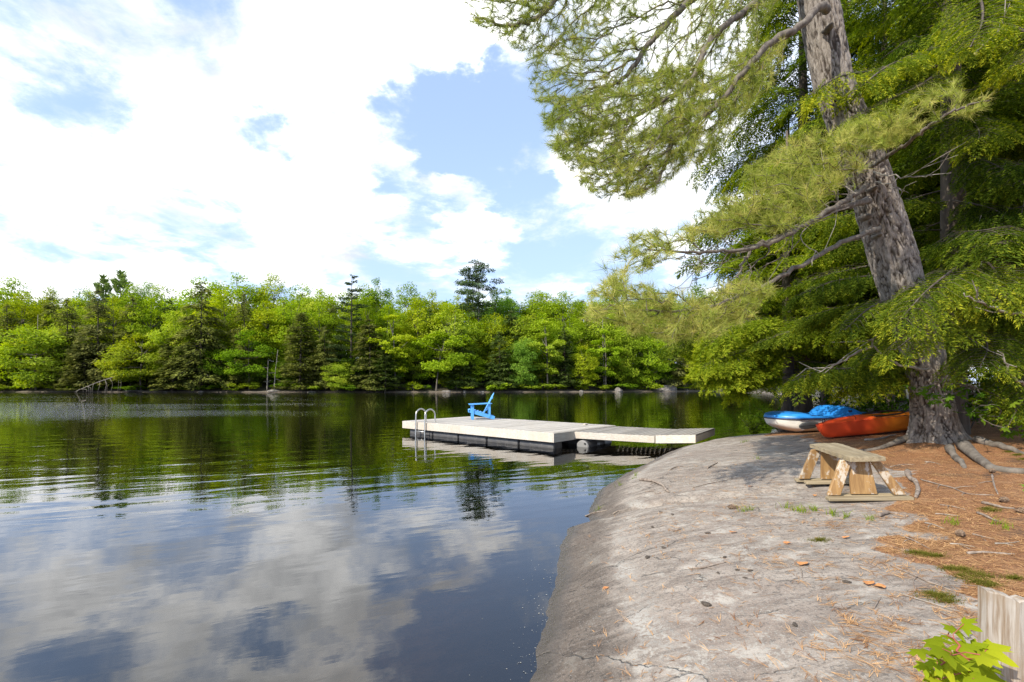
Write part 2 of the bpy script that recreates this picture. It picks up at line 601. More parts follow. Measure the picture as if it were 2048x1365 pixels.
def ground_mat():
    m, g = mat('rock_and_soil')
    pos = g.n('ShaderNodeNewGeometry').outputs['Position']
    lit = g.n('ShaderNodeAttribute', attribute_name='litter').outputs['Fac']
    far = g.n('ShaderNodeAttribute', attribute_name='far_or_shaded_land').outputs['Fac']
    sep = g.n('ShaderNodeSeparateXYZ', i={0: pos})
    z = sep.outputs[2]
    big = g.noise(pos, 1.1, 5, 0.6)
    med = g.noise(pos, 5.0, 6, 0.65)
    fine = g.noise(pos, 42, 6, 0.7)
    speck = g.noise(pos, 120, 3, 0.7)
    streak = g.noise(g.scale(pos, (1.2, 3.6, 1)), 2.4, 7, 0.68, 0.9)
    c = g.mix(g.smooth(streak, 0.32, 0.68), (0.165, 0.135, 0.112), (0.345, 0.300, 0.258))
    c = g.mix(g.m('MULTIPLY', g.smooth(big, 0.45, 0.7), 0.55), c, (0.215, 0.168, 0.140))
    c = g.mix(g.m('MULTIPLY', g.smooth(fine, 0.50, 0.62), 0.72), c, (0.085, 0.077, 0.070))
    c = g.mix(g.m('MULTIPLY', g.smooth(speck, 0.57, 0.66), 0.62), c, (0.42, 0.41, 0.39))
    # hairline cracks following the grain of the rock
    wv = g.v('ADD', g.scale(pos, (0.55, 1.5, 1)), g.scale(g.noise(pos, 2.2, 5, 0.6, out=1), (0.55, 0.55, 0.0)))
    vo = g.n('ShaderNodeTexVoronoi', feature='DISTANCE_TO_EDGE')
    g.set(vo, 'Vector', wv)
    vo.inputs['Scale'].default_value = 1.05
    crk = g.m('MULTIPLY', g.smooth(vo.outputs['Distance'], 0.0, 0.012, 1.0, 0.0), g.smooth(med, 0.44, 0.58))
    c = g.mix(g.m('MULTIPLY', crk, 0.8), c, (0.05, 0.043, 0.037))
    # lichen: pale crusts with ragged edges
    li = g.m('ADD', g.m('MULTIPLY', med, 0.55), g.m('MULTIPLY', fine, 0.45))
    lichen = g.m('MULTIPLY', g.smooth(li, 0.505, 0.58), g.smooth(g.noise(pos, 1.25, 5, 0.65), 0.46, 0.60))
    c = g.mix(g.m('MULTIPLY', lichen, 0.62), c, (0.45, 0.425, 0.38))
    # the old water marks: dark algae band and a pale mineral line above it
    zz = g.m('ADD', z, g.m('MULTIPLY', g.m('SUBTRACT', med, 0.5), 0.10))
    band = g.smooth(zz, 0.14, 0.27, 1.0, 0.0)
    c = g.mix(g.m('MULTIPLY', band, 0.9), c, g.mix(1.0, c, (0.37, 0.345, 0.325), 'MULTIPLY'))
    c = g.mix(g.m('MULTIPLY', g.m('MULTIPLY', band, 0.75), g.smooth(speck, 0.60, 0.68)), c, (0.34, 0.33, 0.31))
    c = g.mix(g.m('MULTIPLY', g.m('MULTIPLY', band, 0.6), g.smooth(fine, 0.56, 0.68)), c, (0.05, 0.043, 0.038))
    pale = g.m('MULTIPLY', g.m('MULTIPLY', g.smooth(zz, 0.215, 0.245), g.smooth(zz, 0.26, 0.31, 1.0, 0.0)), g.smooth(big, 0.42, 0.6))
    c = g.mix(g.m('MULTIPLY', pale, g.smooth(fine, 0.40, 0.56)), c, (0.36, 0.345, 0.315))
    wet = g.smooth(zz, 0.02, 0.09, 1.0, 0.0)
    c = g.mix(g.m('MULTIPLY', wet, 0.8), c, (0.055, 0.045, 0.036))
    # under water: silt and tannin-brown growth
    silt = g.mix(g.smooth(med, 0.4, 0.65), (0.13, 0.075, 0.032), (0.26, 0.16, 0.08))
    c = g.mix(g.smooth(z, -0.14, -0.015, 1.0, 0.0), c, silt)
    c = g.mix(g.smooth(z, -0.9, -0.16, 1.0, 0.0), c, (0.012, 0.014, 0.008))
    # pine litter over soil
    lf = g.noise(g.scale(pos, (1, 1.6, 1)), 60, 5, 0.75)
    l2 = g.noise(pos, 2.6, 5, 0.6)
    lc = g.mix(g.smooth(lf, 0.32, 0.68), (0.10, 0.045, 0.020), (0.46, 0.215, 0.085))
    lc = g.mix(g.m('MULTIPLY', g.smooth(l2, 0.52, 0.72), 0.6), lc, (0.47, 0.28, 0.14))
    l3 = g.noise(pos, 1.7, 6, 0.7)
    lc = g.mix(g.m('MULTIPLY', g.smooth(l3, 0.54, 0.66), 0.75), lc, (0.085, 0.052, 0.033))
    lm = g.smooth(g.m('ADD', lit, g.m('MULTIPLY', g.m('SUBTRACT', fine, 0.5), 0.9)), 0.42, 0.58)
    c = g.mix(lm, c, lc)
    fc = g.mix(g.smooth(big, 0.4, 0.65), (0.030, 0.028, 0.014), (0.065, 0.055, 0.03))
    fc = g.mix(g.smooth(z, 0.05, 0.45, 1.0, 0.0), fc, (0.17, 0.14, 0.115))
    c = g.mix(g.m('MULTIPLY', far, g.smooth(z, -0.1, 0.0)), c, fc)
    hgt = g.m('ADD', g.m('SUBTRACT', g.m('MULTIPLY', med, 0.6), g.m('MULTIPLY', crk, 0.5)), g.m('ADD', g.m('MULTIPLY', fine, 0.32), g.m('MULTIPLY', streak, 0.22)))
    b = g.n('ShaderNodeBump', i={'Strength': 0.8, 'Distance': 0.03, 'Height': hgt})
    b2 = g.n('ShaderNodeBump', i={'Strength': g.m('MULTIPLY', lm, 0.8), 'Distance': 0.02, 'Height': lf, 'Normal': b.outputs[0]})
    rough = g.m('SUBTRACT', 0.88, g.m('MULTIPLY', wet, 0.62))
    p = g.n('ShaderNodeBsdfPrincipled', i={'Base Color': c, 'Roughness': rough, 'Normal': b2.outputs[0]})
    out(g, p.outputs[0])
    return m


def water_mat():
    m, g = mat('lake_water')
    pos = g.n('ShaderNodeNewGeometry').outputs['Position']
    sep = g.n('ShaderNodeSeparateXYZ', i={0: pos})
    x, y = sep.outputs[0], sep.outputs[1]
    # gusty patch: wind ripples on the far left side of the lake
    gust = g.m('MULTIPLY', g.smooth(g.m('ADD', g.m('MULTIPLY', x, -1.0), g.m('MULTIPLY', y, -0.22)), -6.0, 14.0), g.smooth(y, 14.0, 34.0))
    gust = g.m('MAXIMUM', gust, g.m('MULTIPLY', g.smooth(y, 55.0, 85.0), 0.55))
    gust = g.m('MULTIPLY', gust, g.smooth(g.noise(g.scale(pos, (0.4, 1, 1)), 0.09, 3, 0.5), 0.30, 0.58))
    rot = g.n('ShaderNodeMapping')
    g.set(rot, 'Vector', pos)
    rot.inputs['Rotation'].default_value = (0, 0, R(-24))
    rp = rot.outputs[0]
    swell = g.noise(g.scale(rp, (0.35, 1.3, 1)), 1.1, 2, 0.45, 0.3)
    rip = g.noise(g.scale(rp, (0.6, 1.6, 1)), 3.6, 3, 0.5, 0.2)
    wind = g.noise(g.scale(rp, (0.8, 1.5, 1)), 4.5, 3, 0.6)
    calm = g.smooth(y, 3.5, 11.0, 0.30, 1.0)
    h = g.m('MULTIPLY', g.m('ADD', g.m('MULTIPLY', swell, 0.016), g.m('MULTIPLY', rip, 0.0022)), calm)
    h = g.m('ADD', h, g.m('MULTIPLY', g.m('MULTIPLY', wind, 0.030), gust))
    b = g.n('ShaderNodeBump', i={'Strength': 1.0, 'Distance': 1.0, 'Height': h})
    fr = g.n('ShaderNodeFresnel', i={0: 1.75, 'Normal': b.outputs[0]})
    gl = g.n('ShaderNodeBsdfGlossy', i={0: (1, 1, 1, 1), 1: 0.01, 'Normal': b.outputs[0]})
    tr = g.n('ShaderNodeBsdfTransparent', i={0: (0.76, 0.64, 0.42, 1)})
    mx = g.n('ShaderNodeMixShader', i={0: fr.outputs[0], 1: tr.outputs[0], 2: gl.outputs[0]})
    out(g, mx.outputs[0])
    return m


M = {}
M['ground'] = ground_mat()
M['water'] = water_mat()
M['bark'] = pine_bark_mat()
M['bark_grey'] = bark_mat('grey_bark', (0.075, 0.062, 0.05), (0.20, 0.175, 0.15))
M['bark_dark'] = bark_mat('dark_bark', (0.045, 0.034, 0.026), (0.125, 0.10, 0.08))
M['twig'] = bark_mat('twig_bark', (0.075, 0.06, 0.048), (0.19, 0.165, 0.14), 20, 0.5)
M['twig_pale'] = bark_mat('pale_dead_wood', (0.19, 0.165, 0.14), (0.36, 0.33, 0.29), 14, 0.4)
M['stick'] = bark_mat('stick_bark', (0.13, 0.095, 0.075), (0.34, 0.285, 0.24), 18, 0.4)
M['needles'] = leaf_mat('pine_needles', (0.12, 0.175, 0.028), (0.32, 0.385, 0.075), (0.62, 0.58, 0.19), 0.42, 0.45)
M['hemlock'] = leaf_mat('hemlock_leaves', (0.030, 0.060, 0.010), (0.125, 0.18, 0.018), (0.46, 0.47, 0.035), 0.40, 0.5)
M['cedar'] = leaf_mat('cedar_leaves', (0.060, 0.10, 0.012), (0.175, 0.25, 0.018), (0.41, 0.45, 0.035), 0.40, 0.5)
M['maple'] = leaf_mat('maple_leaves', (0.05, 0.10, 0.012), (0.13, 0.215, 0.022), (0.25, 0.33, 0.04), 0.42, 0.5)
M['far_leaf'] = leaf_mat('far_broadleaf', (0.11, 0.18, 0.014), (0.27, 0.37, 0.028), (0.46, 0.50, 0.05), 0.42, 0.6)
M['far_conifer'] = leaf_mat('far_conifer', (0.060, 0.088, 0.022), (0.165, 0.200, 0.050), (0.34, 0.36, 0.09), 0.32, 0.6)
M['far_pine'] = leaf_mat('far_pine', (0.05, 0.085, 0.030), (0.105, 0.155, 0.058), (0.18, 0.22, 0.085), 0.25, 0.6)
M['deck'] = wood_mat('weathered_deck', (0.36, 0.335, 0.30), (0.52, 0.49, 0.445), (0.44, 0.39, 0.32))
M['fascia'] = wood_mat('pale_dock_board', (0.50, 0.455, 0.40), (0.66, 0.625, 0.57), (0.56, 0.48, 0.39))
M['gang_deck'] = wood_mat('grey_gangway_deck', (0.20, 0.185, 0.165), (0.34, 0.32, 0.295), (0.28, 0.245, 0.20))
M['float'] = simple_mat('float_plastic', (0.075, 0.075, 0.08), 0.42, 0, 0.55, 5, (0.17, 0.16, 0.15))
M['barrel_cap'] = simple_mat('barrel_cap', (0.24, 0.24, 0.24), 0.5, 0, 0.5, 6, (0.2, 0.19, 0.17))
M['steel'] = simple_mat('ladder_steel', (0.62, 0.61, 0.58), 0.28, 0.9, 0.3, 12)
M['chair'] = simple_mat('blue_chair_paint', (0.09, 0.36, 0.80), 0.45, 0, 0.35, 9, (0.16, 0.40, 0.70))
M['bench_leg'] = wood_mat('bench_leg_stain', (0.21, 0.115, 0.042), (0.38, 0.235, 0.095), (0.29, 0.165, 0.062), 'Z', 0.9, 0.6, 0.35, (0.55, 0.50, 0.44))
M['bench_leg_worn'] = wood_mat('bench_leg_worn', (0.21, 0.115, 0.042), (0.38, 0.235, 0.095), (0.29, 0.165, 0.062), 'Z', 0.9, 0.6, 0.55, (0.46, 0.41, 0.34))
M['bench_seat'] = wood_mat('bench_seat_board', (0.19, 0.15, 0.095), (0.34, 0.285, 0.19), (0.25, 0.20, 0.115), 'Y', 0.9, 0.75)
M['bench_foot'] = wood_mat('bench_foot_board', (0.21, 0.165, 0.10), (0.36, 0.30, 0.20), (0.28, 0.21, 0.11), 'X', 0.9, 0.8)
M['post'] = wood_mat('weathered_post', (0.20, 0.14, 0.085), (0.42, 0.39, 0.35), (0.30, 0.225, 0.15), 'Z', 1.6, 0.9)
M['white_hull'] = simple_mat('white_gelcoat', (0.78, 0.77, 0.73), 0.35, 0, 0.30, 5, (0.56, 0.52, 0.42))
M['blue_deck'] = simple_mat('blue_plastic', (0.03, 0.27, 0.80), 0.35, 0, 0.12, 8)
M['navy'] = simple_mat('navy_trim', (0.02, 0.035, 0.10), 0.45)
M['black'] = simple_mat('black_plastic', (0.022, 0.022, 0.024), 0.5)
M['rock'] = None


def boulder_mat():
    m, g = mat('boulder_stone')
    tc = g.n('ShaderNodeTexCoord').outputs['Object']
    n = g.noise(tc, 3, 7, 0.65)
    c = g.mix(g.smooth(n, 0.35, 0.65), (0.11, 0.10, 0.09), (0.27, 0.25, 0.235))
    b = g.n('ShaderNodeBump', i={'Strength': 0.8, 'Distance': 0.1, 'Height': n})
    p = g.n('ShaderNodeBsdfPrincipled', i={'Base Color': c, 'Roughness': 0.9, 'Normal': b.outputs[0]})
    out(g, p.outputs[0])
    return m


M['rock'] = boulder_mat()


def kayak_mat():
    """moulded red plastic, the sun patch amidships put into the colour as orange"""
    m, g = mat('red_plastic_sun_patch')
    tc = g.n('ShaderNodeTexCoord').outputs['Object']
    sep = g.n('ShaderNodeSeparateXYZ', i={0: tc})
    n = g.noise(g.scale(tc, (0.4, 1, 1)), 4, 4, 0.6)
    f = g.smooth(g.m('ADD', sep.outputs[0], g.m('MULTIPLY', g.m('SUBTRACT', n, 0.5), 0.5)), 0.9, 1.75)
    c = g.mix(f, (0.97, 0.10, 0.03), (0.97, 0.27, 0.022))  # orange end of the blend is a sun patch painted into the red
    p = g.n('ShaderNodeBsdfPrincipled', i={'Base Color': c, 'Roughness': 0.38})
    out(g, p.outputs[0])
    return m


M['kayak'] = kayak_mat()
M['litter'] = tinted_mat('dead_needles', (0.20, 0.08, 0.025), (0.74, 0.44, 0.20), 0.7)
M['deadleaf'] = tinted_mat('dead_leaf', (0.40, 0.15, 0.05), (0.62, 0.30, 0.11), 0.7)
M['grass'] = leaf_mat('grass_blades', (0.09, 0.15, 0.02), (0.20, 0.27, 0.03), (0.36, 0.40, 0.06), 0.4)
M['moss'] = leaf_mat('moss_fronds', (0.05, 0.055, 0.012), (0.115, 0.115, 0.02), (0.24, 0.23, 0.045), 0.2)
M['fleck'] = tinted_mat('pollen_fleck', (0.30, 0.28, 0.24), (0.55, 0.53, 0.48), 0.9)
M['cone'] = bark_mat('cone_scales', (0.08, 0.05, 0.032), (0.26, 0.18, 0.12), 30, 1)


# ------------------------------------------------------------------ ground and lake
def axis(lo, a, b, hi, step, grow=1.09):
    mid = np.arange(a, b, step)
    up, s = [b], step
    while up[-1] < hi:
        s *= grow
        up.append(up[-1] + min(s, 9.0))
    dn, s = [], step
    x = a
    while x > lo:
        s *= grow
        x -= min(s, 9.0)
        dn.append(x)
    return np.concatenate([np.array(dn[::-1]), mid, np.array(up)])


def build_ground():
    xs = axis(-430, -1.2, 7.6, 330, 0.045)
    ys = axis(-40, 1.4, 13.5, 420, 0.045)
    X, Y = np.meshgrid(xs, ys)
    Z = height(X, Y)
    V = np.stack([X, Y, Z], -1).reshape(-1, 3)
    nx, ny = len(xs), len(ys)
    i = np.arange(nx - 1)[None] + np.arange(ny - 1)[:, None] * nx
    F = np.stack([i, i + 1, i + 1 + nx, i + nx], -1).reshape(-1, 4)
    lit = litter_mask(X, Y).ravel()
    far = (sdist(X, Y, FAR) < 20).ravel().astype(float)
    far = np.maximum(far, np.clip((Y - 13.6) / 0.8, 0, 1).ravel() * (X.ravel() > 7.9))  # woods behind the boats: shade on the litter painted in as dark ground
    m = np_mesh('ground', V, F, {'litter': lit, 'far_or_shaded_land': far}, True)
    tag(link('ground', m, M['ground']), kind='structure')
    w = np_mesh('lake', [(-440, -40, 0), (330, -40, 0), (330, 400, 0), (-440, 400, 0)], [(0, 1, 2, 3)])
    tag(link('lake', w, M['water']), kind='structure')


build_ground()


# ------------------------------------------------------------------ far forest: prototypes of each kind, then copies
def leaf_cloud(pos, axis_, nrm, ln, wd, tint):
    """one triangle per leaf clump"""
    a = unit(axis_)
    s = unit(np.cross(nrm, a))
    L, W = np.asarray(ln)[:, None], np.asarray(wd)[:, None]
    V = np.stack([pos - s * W * 0.5 - a * L * 0.4, pos + s * W * 0.5 - a * L * 0.35, pos + a * L * 0.6], 1)
    F = np.arange(len(pos) * 3).reshape(-1, 3)
    return V.reshape(-1, 3), F, np.repeat(tint, 3)


def rand_dir(n):
    return unit(rng.normal(size=(n, 3)))


def broadleaf_proto(seed, H, W, zlo, ncl, nleaf, leaf=0.30, open_=0.0, lean=0.0, flat=0.62, m='far_leaf', shape=1.0):
    global rng
    old, rng = rng, np.random.default_rng(seed)
    zc, rz = (H + zlo) / 2, (H - zlo) / 2
    C = []
    while len(C) < ncl:
        p = rng.uniform(-1, 1, 3)
        r = np.linalg.norm(p)
        if r > 1 or r < 0.45:
            continue
        k = 1.0 - 0.35 * max(p[2], 0) ** 2 * shape - 0.25 * max(-p[2], 0) * open_
        c = np.array([p[0] * W / 2 * k, p[1] * W / 2 * k, zc + p[2] * rz])
        c[0] += lean * (c[2] / H)
        C.append(c)
    C = np.array(C)
    rad = rng.uniform(0.13, 0.23, ncl) * W * (1 - 0.25 * (C[:, 2] > zc + 0.5 * rz))
    w = rad ** 2
    idx = rng.choice(ncl, nleaf, p=w / w.sum())
    q = rand_dir(nleaf) * rng.uniform(0.25, 1.0, (nleaf, 1)) ** 0.5
    q[:, 2] = np.where(q[:, 2] < 0, q[:, 2] * 0.55, q[:, 2]) * flat
    pos = C[idx] + q * rad[idx][:, None]
    pos += rng.normal(0, 0.10, pos.shape)
    ax_c = np.array([lean * 0.5, 0, zc])
    nrm = unit(unit(C[idx] - ax_c) * 0.5 + np.array([0, 0, 0.9]) + rand_dir(nleaf) * 0.7)
    ax = unit(np.cross(nrm, rand_dir(nleaf)) + np.array([0, 0, -0.25]))
    cl_t = rng.normal(0.0, 0.13, ncl)
    tint = np.clip(0.46 + cl_t[idx] + rng.normal(0, 0.13, nleaf), 0, 1)
    V, F, T = leaf_cloud(pos, ax, nrm, rng.uniform(0.9, 1.8, nleaf) * leaf, rng.uniform(0.8, 1.4, nleaf) * leaf, tint)
    crown = np_mesh('broadleaf_crown', V, F, {'tint': T})
    tr = spline([(0, 0, -0.6), (lean * 0.1 + 0.1, 0, H * 0.25), (lean * 0.45 - 0.1, 0.1, H * 0.55), (lean * 0.8, 0, H * 0.86)], 9)
    rt = np.linspace(H * 0.0125, 0.03, 9)
    A, B, ra, rb = [tr[:-1]], [tr[1:]], [rt[:-1]], [rt[1:]]
    for c in C[:: 2]:
        k = int(np.clip(np.searchsorted(tr[:, 2], c[2] * 0.72), 2, 8))
        s = tr[k]
        mid = (s + c) / 2 + np.array([0, 0, -0.06 * H * 0.3])
        A += [np.array([s]), np.array([mid])]
        B += [np.array([mid]), np.array([c])]
        ra += [[0.07], [0.045]]
        rb += [[0.045], [0.02]]
    V, F = prisms(np.vstack(A), np.vstack(B), np.concatenate(ra), np.concatenate(rb), 6)
    trunk = np_mesh('broadleaf_trunk', V, F)
    rng = old
    return dict(parts=[('trunk', trunk, 'bark_grey'), ('crown', crown, m)], H=H, W=W)


def conifer_proto(seed, H, W, zlo, nb, nleaf, leaf=0.26, droop=0.35, plates=False, m='far_conifer', power=0.8, ragged=0.3, top=0.0):
    global rng
    old, rng = rng, np.random.default_rng(seed)
    A, B, ra, rb = [], [], [], []
    pos, ax, nr, tt = [], [], [], []
    z0 = np.array([0, 0, -0.6])
    bend = np.array([rng.normal(0, 0.02), rng.normal(0, 0.02), 1])
    A.append(z0)
    B.append(bend * H * 0.5)
    ra.append(H * 0.013)
    rb.append(H * 0.008)
    A.append(bend * H * 0.5)
    B.append(bend * H * 0.98)
    ra.append(H * 0.008)
    rb.append(0.02)
    zs = np.sort(rng.uniform(0, 1, nb)) if not plates else np.repeat(np.linspace(0.0, 0.97, nb // 4), 4)[:nb]
    lens = []
    for k in range(nb):
        t = zs[k]
        if plates:
            t = np.clip(t + rng.normal(0, 0.012), 0, 1)
        z = zlo + (H - zlo) * t
        prof = (1 - t) ** power if top == 0 else min(1.0, (1 - t) / top + 0.15) * (0.55 + 0.45 * min(1, t / 0.25 + 0.3))
        L = W / 2 * prof * rng.uniform(1 - ragged, 1 + ragged * 0.4) + 0.25
        lens.append((k * 2.399 + rng.normal(0, 0.3), z, L))
    tot = sum(l[2] ** 1.4 for l in lens)
    for a, z, L in lens:
        d = np.array([math.cos(a), math.sin(a), 0])
        sd = np.array([-d[1], d[0], 0])
        rise = rng.uniform(-0.05, 0.25) if not plates else rng.uniform(0.05, 0.35)
        s0 = bend * z
        s1 = s0 + d * L * 0.55 + np.array([0, 0, rise * L * 0.5])
        s2 = s0 + d * L + np.array([0, 0, rise * L * 0.6 - droop * L * 0.5])
        A += [s0, s1]
        B += [s1, s2]
        ra += [0.05, 0.03]
        rb += [0.03, 0.012]
        n = max(8, int(nleaf * L ** 1.4 / tot))
        u = rng.uniform(0.12, 1.0, n) ** 0.75
        c = np.where(u[:, None] < 0.55, s0 + (s1 - s0) * (u[:, None] / 0.55), s1 + (s2 - s1) * ((u[:, None] - 0.55) / 0.45))
        wside = L * (0.34 if not plates else 0.40) * np.sin(np.clip(u, 0, 1) * math.pi * 0.80 + 0.25)
        v = rng.uniform(-1, 1, n)
        p = c + sd * (wside * v)[:, None]
        thick = 0.10 if plates else 0.20
        p[:, 2] += rng.normal(0, thick, n) - np.abs(v) * wside * droop * 0.5
        pos.append(p)
        ax.append(unit(d + sd * v[:, None] * 0.9 + np.stack([0 * u, 0 * u, -droop * 1.1 + 0 * u + rng.normal(0, .25, n)], 1)))
        nr.append(unit(np.array([0, 0, 1.0]) + rand_dir(n) * 0.6))
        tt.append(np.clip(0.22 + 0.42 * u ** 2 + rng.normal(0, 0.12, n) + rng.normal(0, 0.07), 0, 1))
    pos, ax, nr, tt = map(np.concatenate, (pos, ax, nr, tt))
    n = len(pos)
    V, F, T = leaf_cloud(pos, ax, nr, rng.uniform(1.2, 2.6, n) * leaf, rng.uniform(0.55, 1.1, n) * leaf, tt)
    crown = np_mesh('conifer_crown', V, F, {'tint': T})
    V, F = prisms(A, B, np.array(ra), np.array(rb), 6)
    trunk = np_mesh('conifer_trunk', V, F)
    rng = old
    return dict(parts=[('trunk', trunk, 'bark_dark'), ('crown', crown, m)], H=H, W=W)


PROTO = {
    'maple': [broadleaf_proto(11, 16, 10, 3.0, 64, 10500, leaf=0.25, flat=0.7), broadleaf_proto(12, 16, 10, 2.0, 74, 10500, leaf=0.25, flat=0.6), broadleaf_proto(13, 16, 10, 4.0, 60, 10500, leaf=0.25, flat=0.8)],
    'bushy': [broadleaf_proto(21, 13, 10, 0.3, 60, 10500, leaf=0.25, flat=0.55, shape=0.6), broadleaf_proto(22, 13, 10, 0.2, 54, 10500, leaf=0.25, flat=0.7, shape=0.6), broadleaf_proto(23, 13, 10, 0.2, 70, 10500, leaf=0.25, flat=0.62, shape=0.9)],
    'slender': [broadleaf_proto(31, 15, 6.5, 4.0, 26, 4200, open_=1.0, flat=0.55), broadleaf_proto(32, 14, 6.5, 3.2, 24, 3800, open_=0.6, lean=0.8, flat=0.5)],
    'leaning': [broadleaf_proto(41, 14, 10, 2.6, 44, 7000, lean=2.2, flat=0.5)],
    'hemlock': [conifer_proto(51, 18, 8.5, 0.6, 120, 8500, power=0.6), conifer_proto(52, 18, 8.0, 0.4, 110, 8500, droop=0.5, ragged=0.45, power=0.52), conifer_proto(53, 16, 6.5, 0.4, 100, 7000, power=0.45)],
    'cedar': [conifer_proto(61, 14, 6.0, 0.2, 130, 8500, leaf=0.22, droop=0.1, power=0.5, ragged=0.2)],
    'layered_pine': [conifer_proto(71, 20, 9.0, 1.5, 60, 6500, droop=-0.10, plates=True, m='far_pine', ragged=0.5, power=0.6)],
    'lone_pine': [broadleaf_proto(75, 26, 9.0, 12.5, 40, 8000, leaf=0.24, flat=0.42, m='far_pine', shape=1.6)],
    'spiky': [conifer_proto(73, 18, 7.5, 2.0, 90, 8000, leaf=0.34, droop=-0.75, m='far_pine', ragged=0.5, power=0.55)],
}
NAMES = {'maple': 'maple_tree', 'bushy': 'broadleaf_tree', 'slender': 'slender_tree', 'leaning': 'leaning_tree', 'hemlock': 'hemlock_tree',
         'cedar': 'cedar_tree', 'layered_pine': 'pine_tree', 'lone_pine': 'pine_tree', 'spiky': 'pine_tree', 'low': 'shrub'}


def shore_y(px, off):
    Y = 113.0
    for _ in range(6):
        Y = float(np.interp((px - 1024) / FPX * Y, FAR[:, 0], FAR[:, 1])) + off
    return Y


def place_tree(kind, px, off, top, wpx, label, tint=(1, 1, 1), var=None, group=None, cat='tree', name=None):
    var = random.randrange(len(PROTO[kind])) if var is None else var
    pr = PROTO[kind][var]
    Y = shore_y(px, off)
    x = (px - 1024) / FPX * Y
    zg = max(hz(x, Y), 0.02)
    H = EYE + (HOR - top) / FPX * Y - zg
    r = empty(name or NAMES[kind], (x, Y, zg), random.uniform(0, 6.28) if kind not in ('leaning',) else 0.3)
    s = H / pr['H']
    sw = wpx * Y / FPX / pr['W']
    r.scale = (sw, sw, s)
    tag(r, label, cat, group)
    k = random.uniform(0.88, 1.12)
    for nm, me, mt in pr['parts']:
        o = link(nm, me, M[mt], r)
        if nm == 'crown':
            o.color = (tint[0] * k, tint[1] * k, tint[2] * k, 1)
    return r


LIME, YEL, PALE, DEEP, OLIVE, BLUE, DULL = (1.08, 1.12, 0.9), (1.25, 1.12, 0.8), (1.3, 1.22, 1.5), (0.68, 0.84, 0.7), (1.08, 1.02, 0.9), (0.75, 0.95, 1.6), (1.12, 1.0, 1.2)

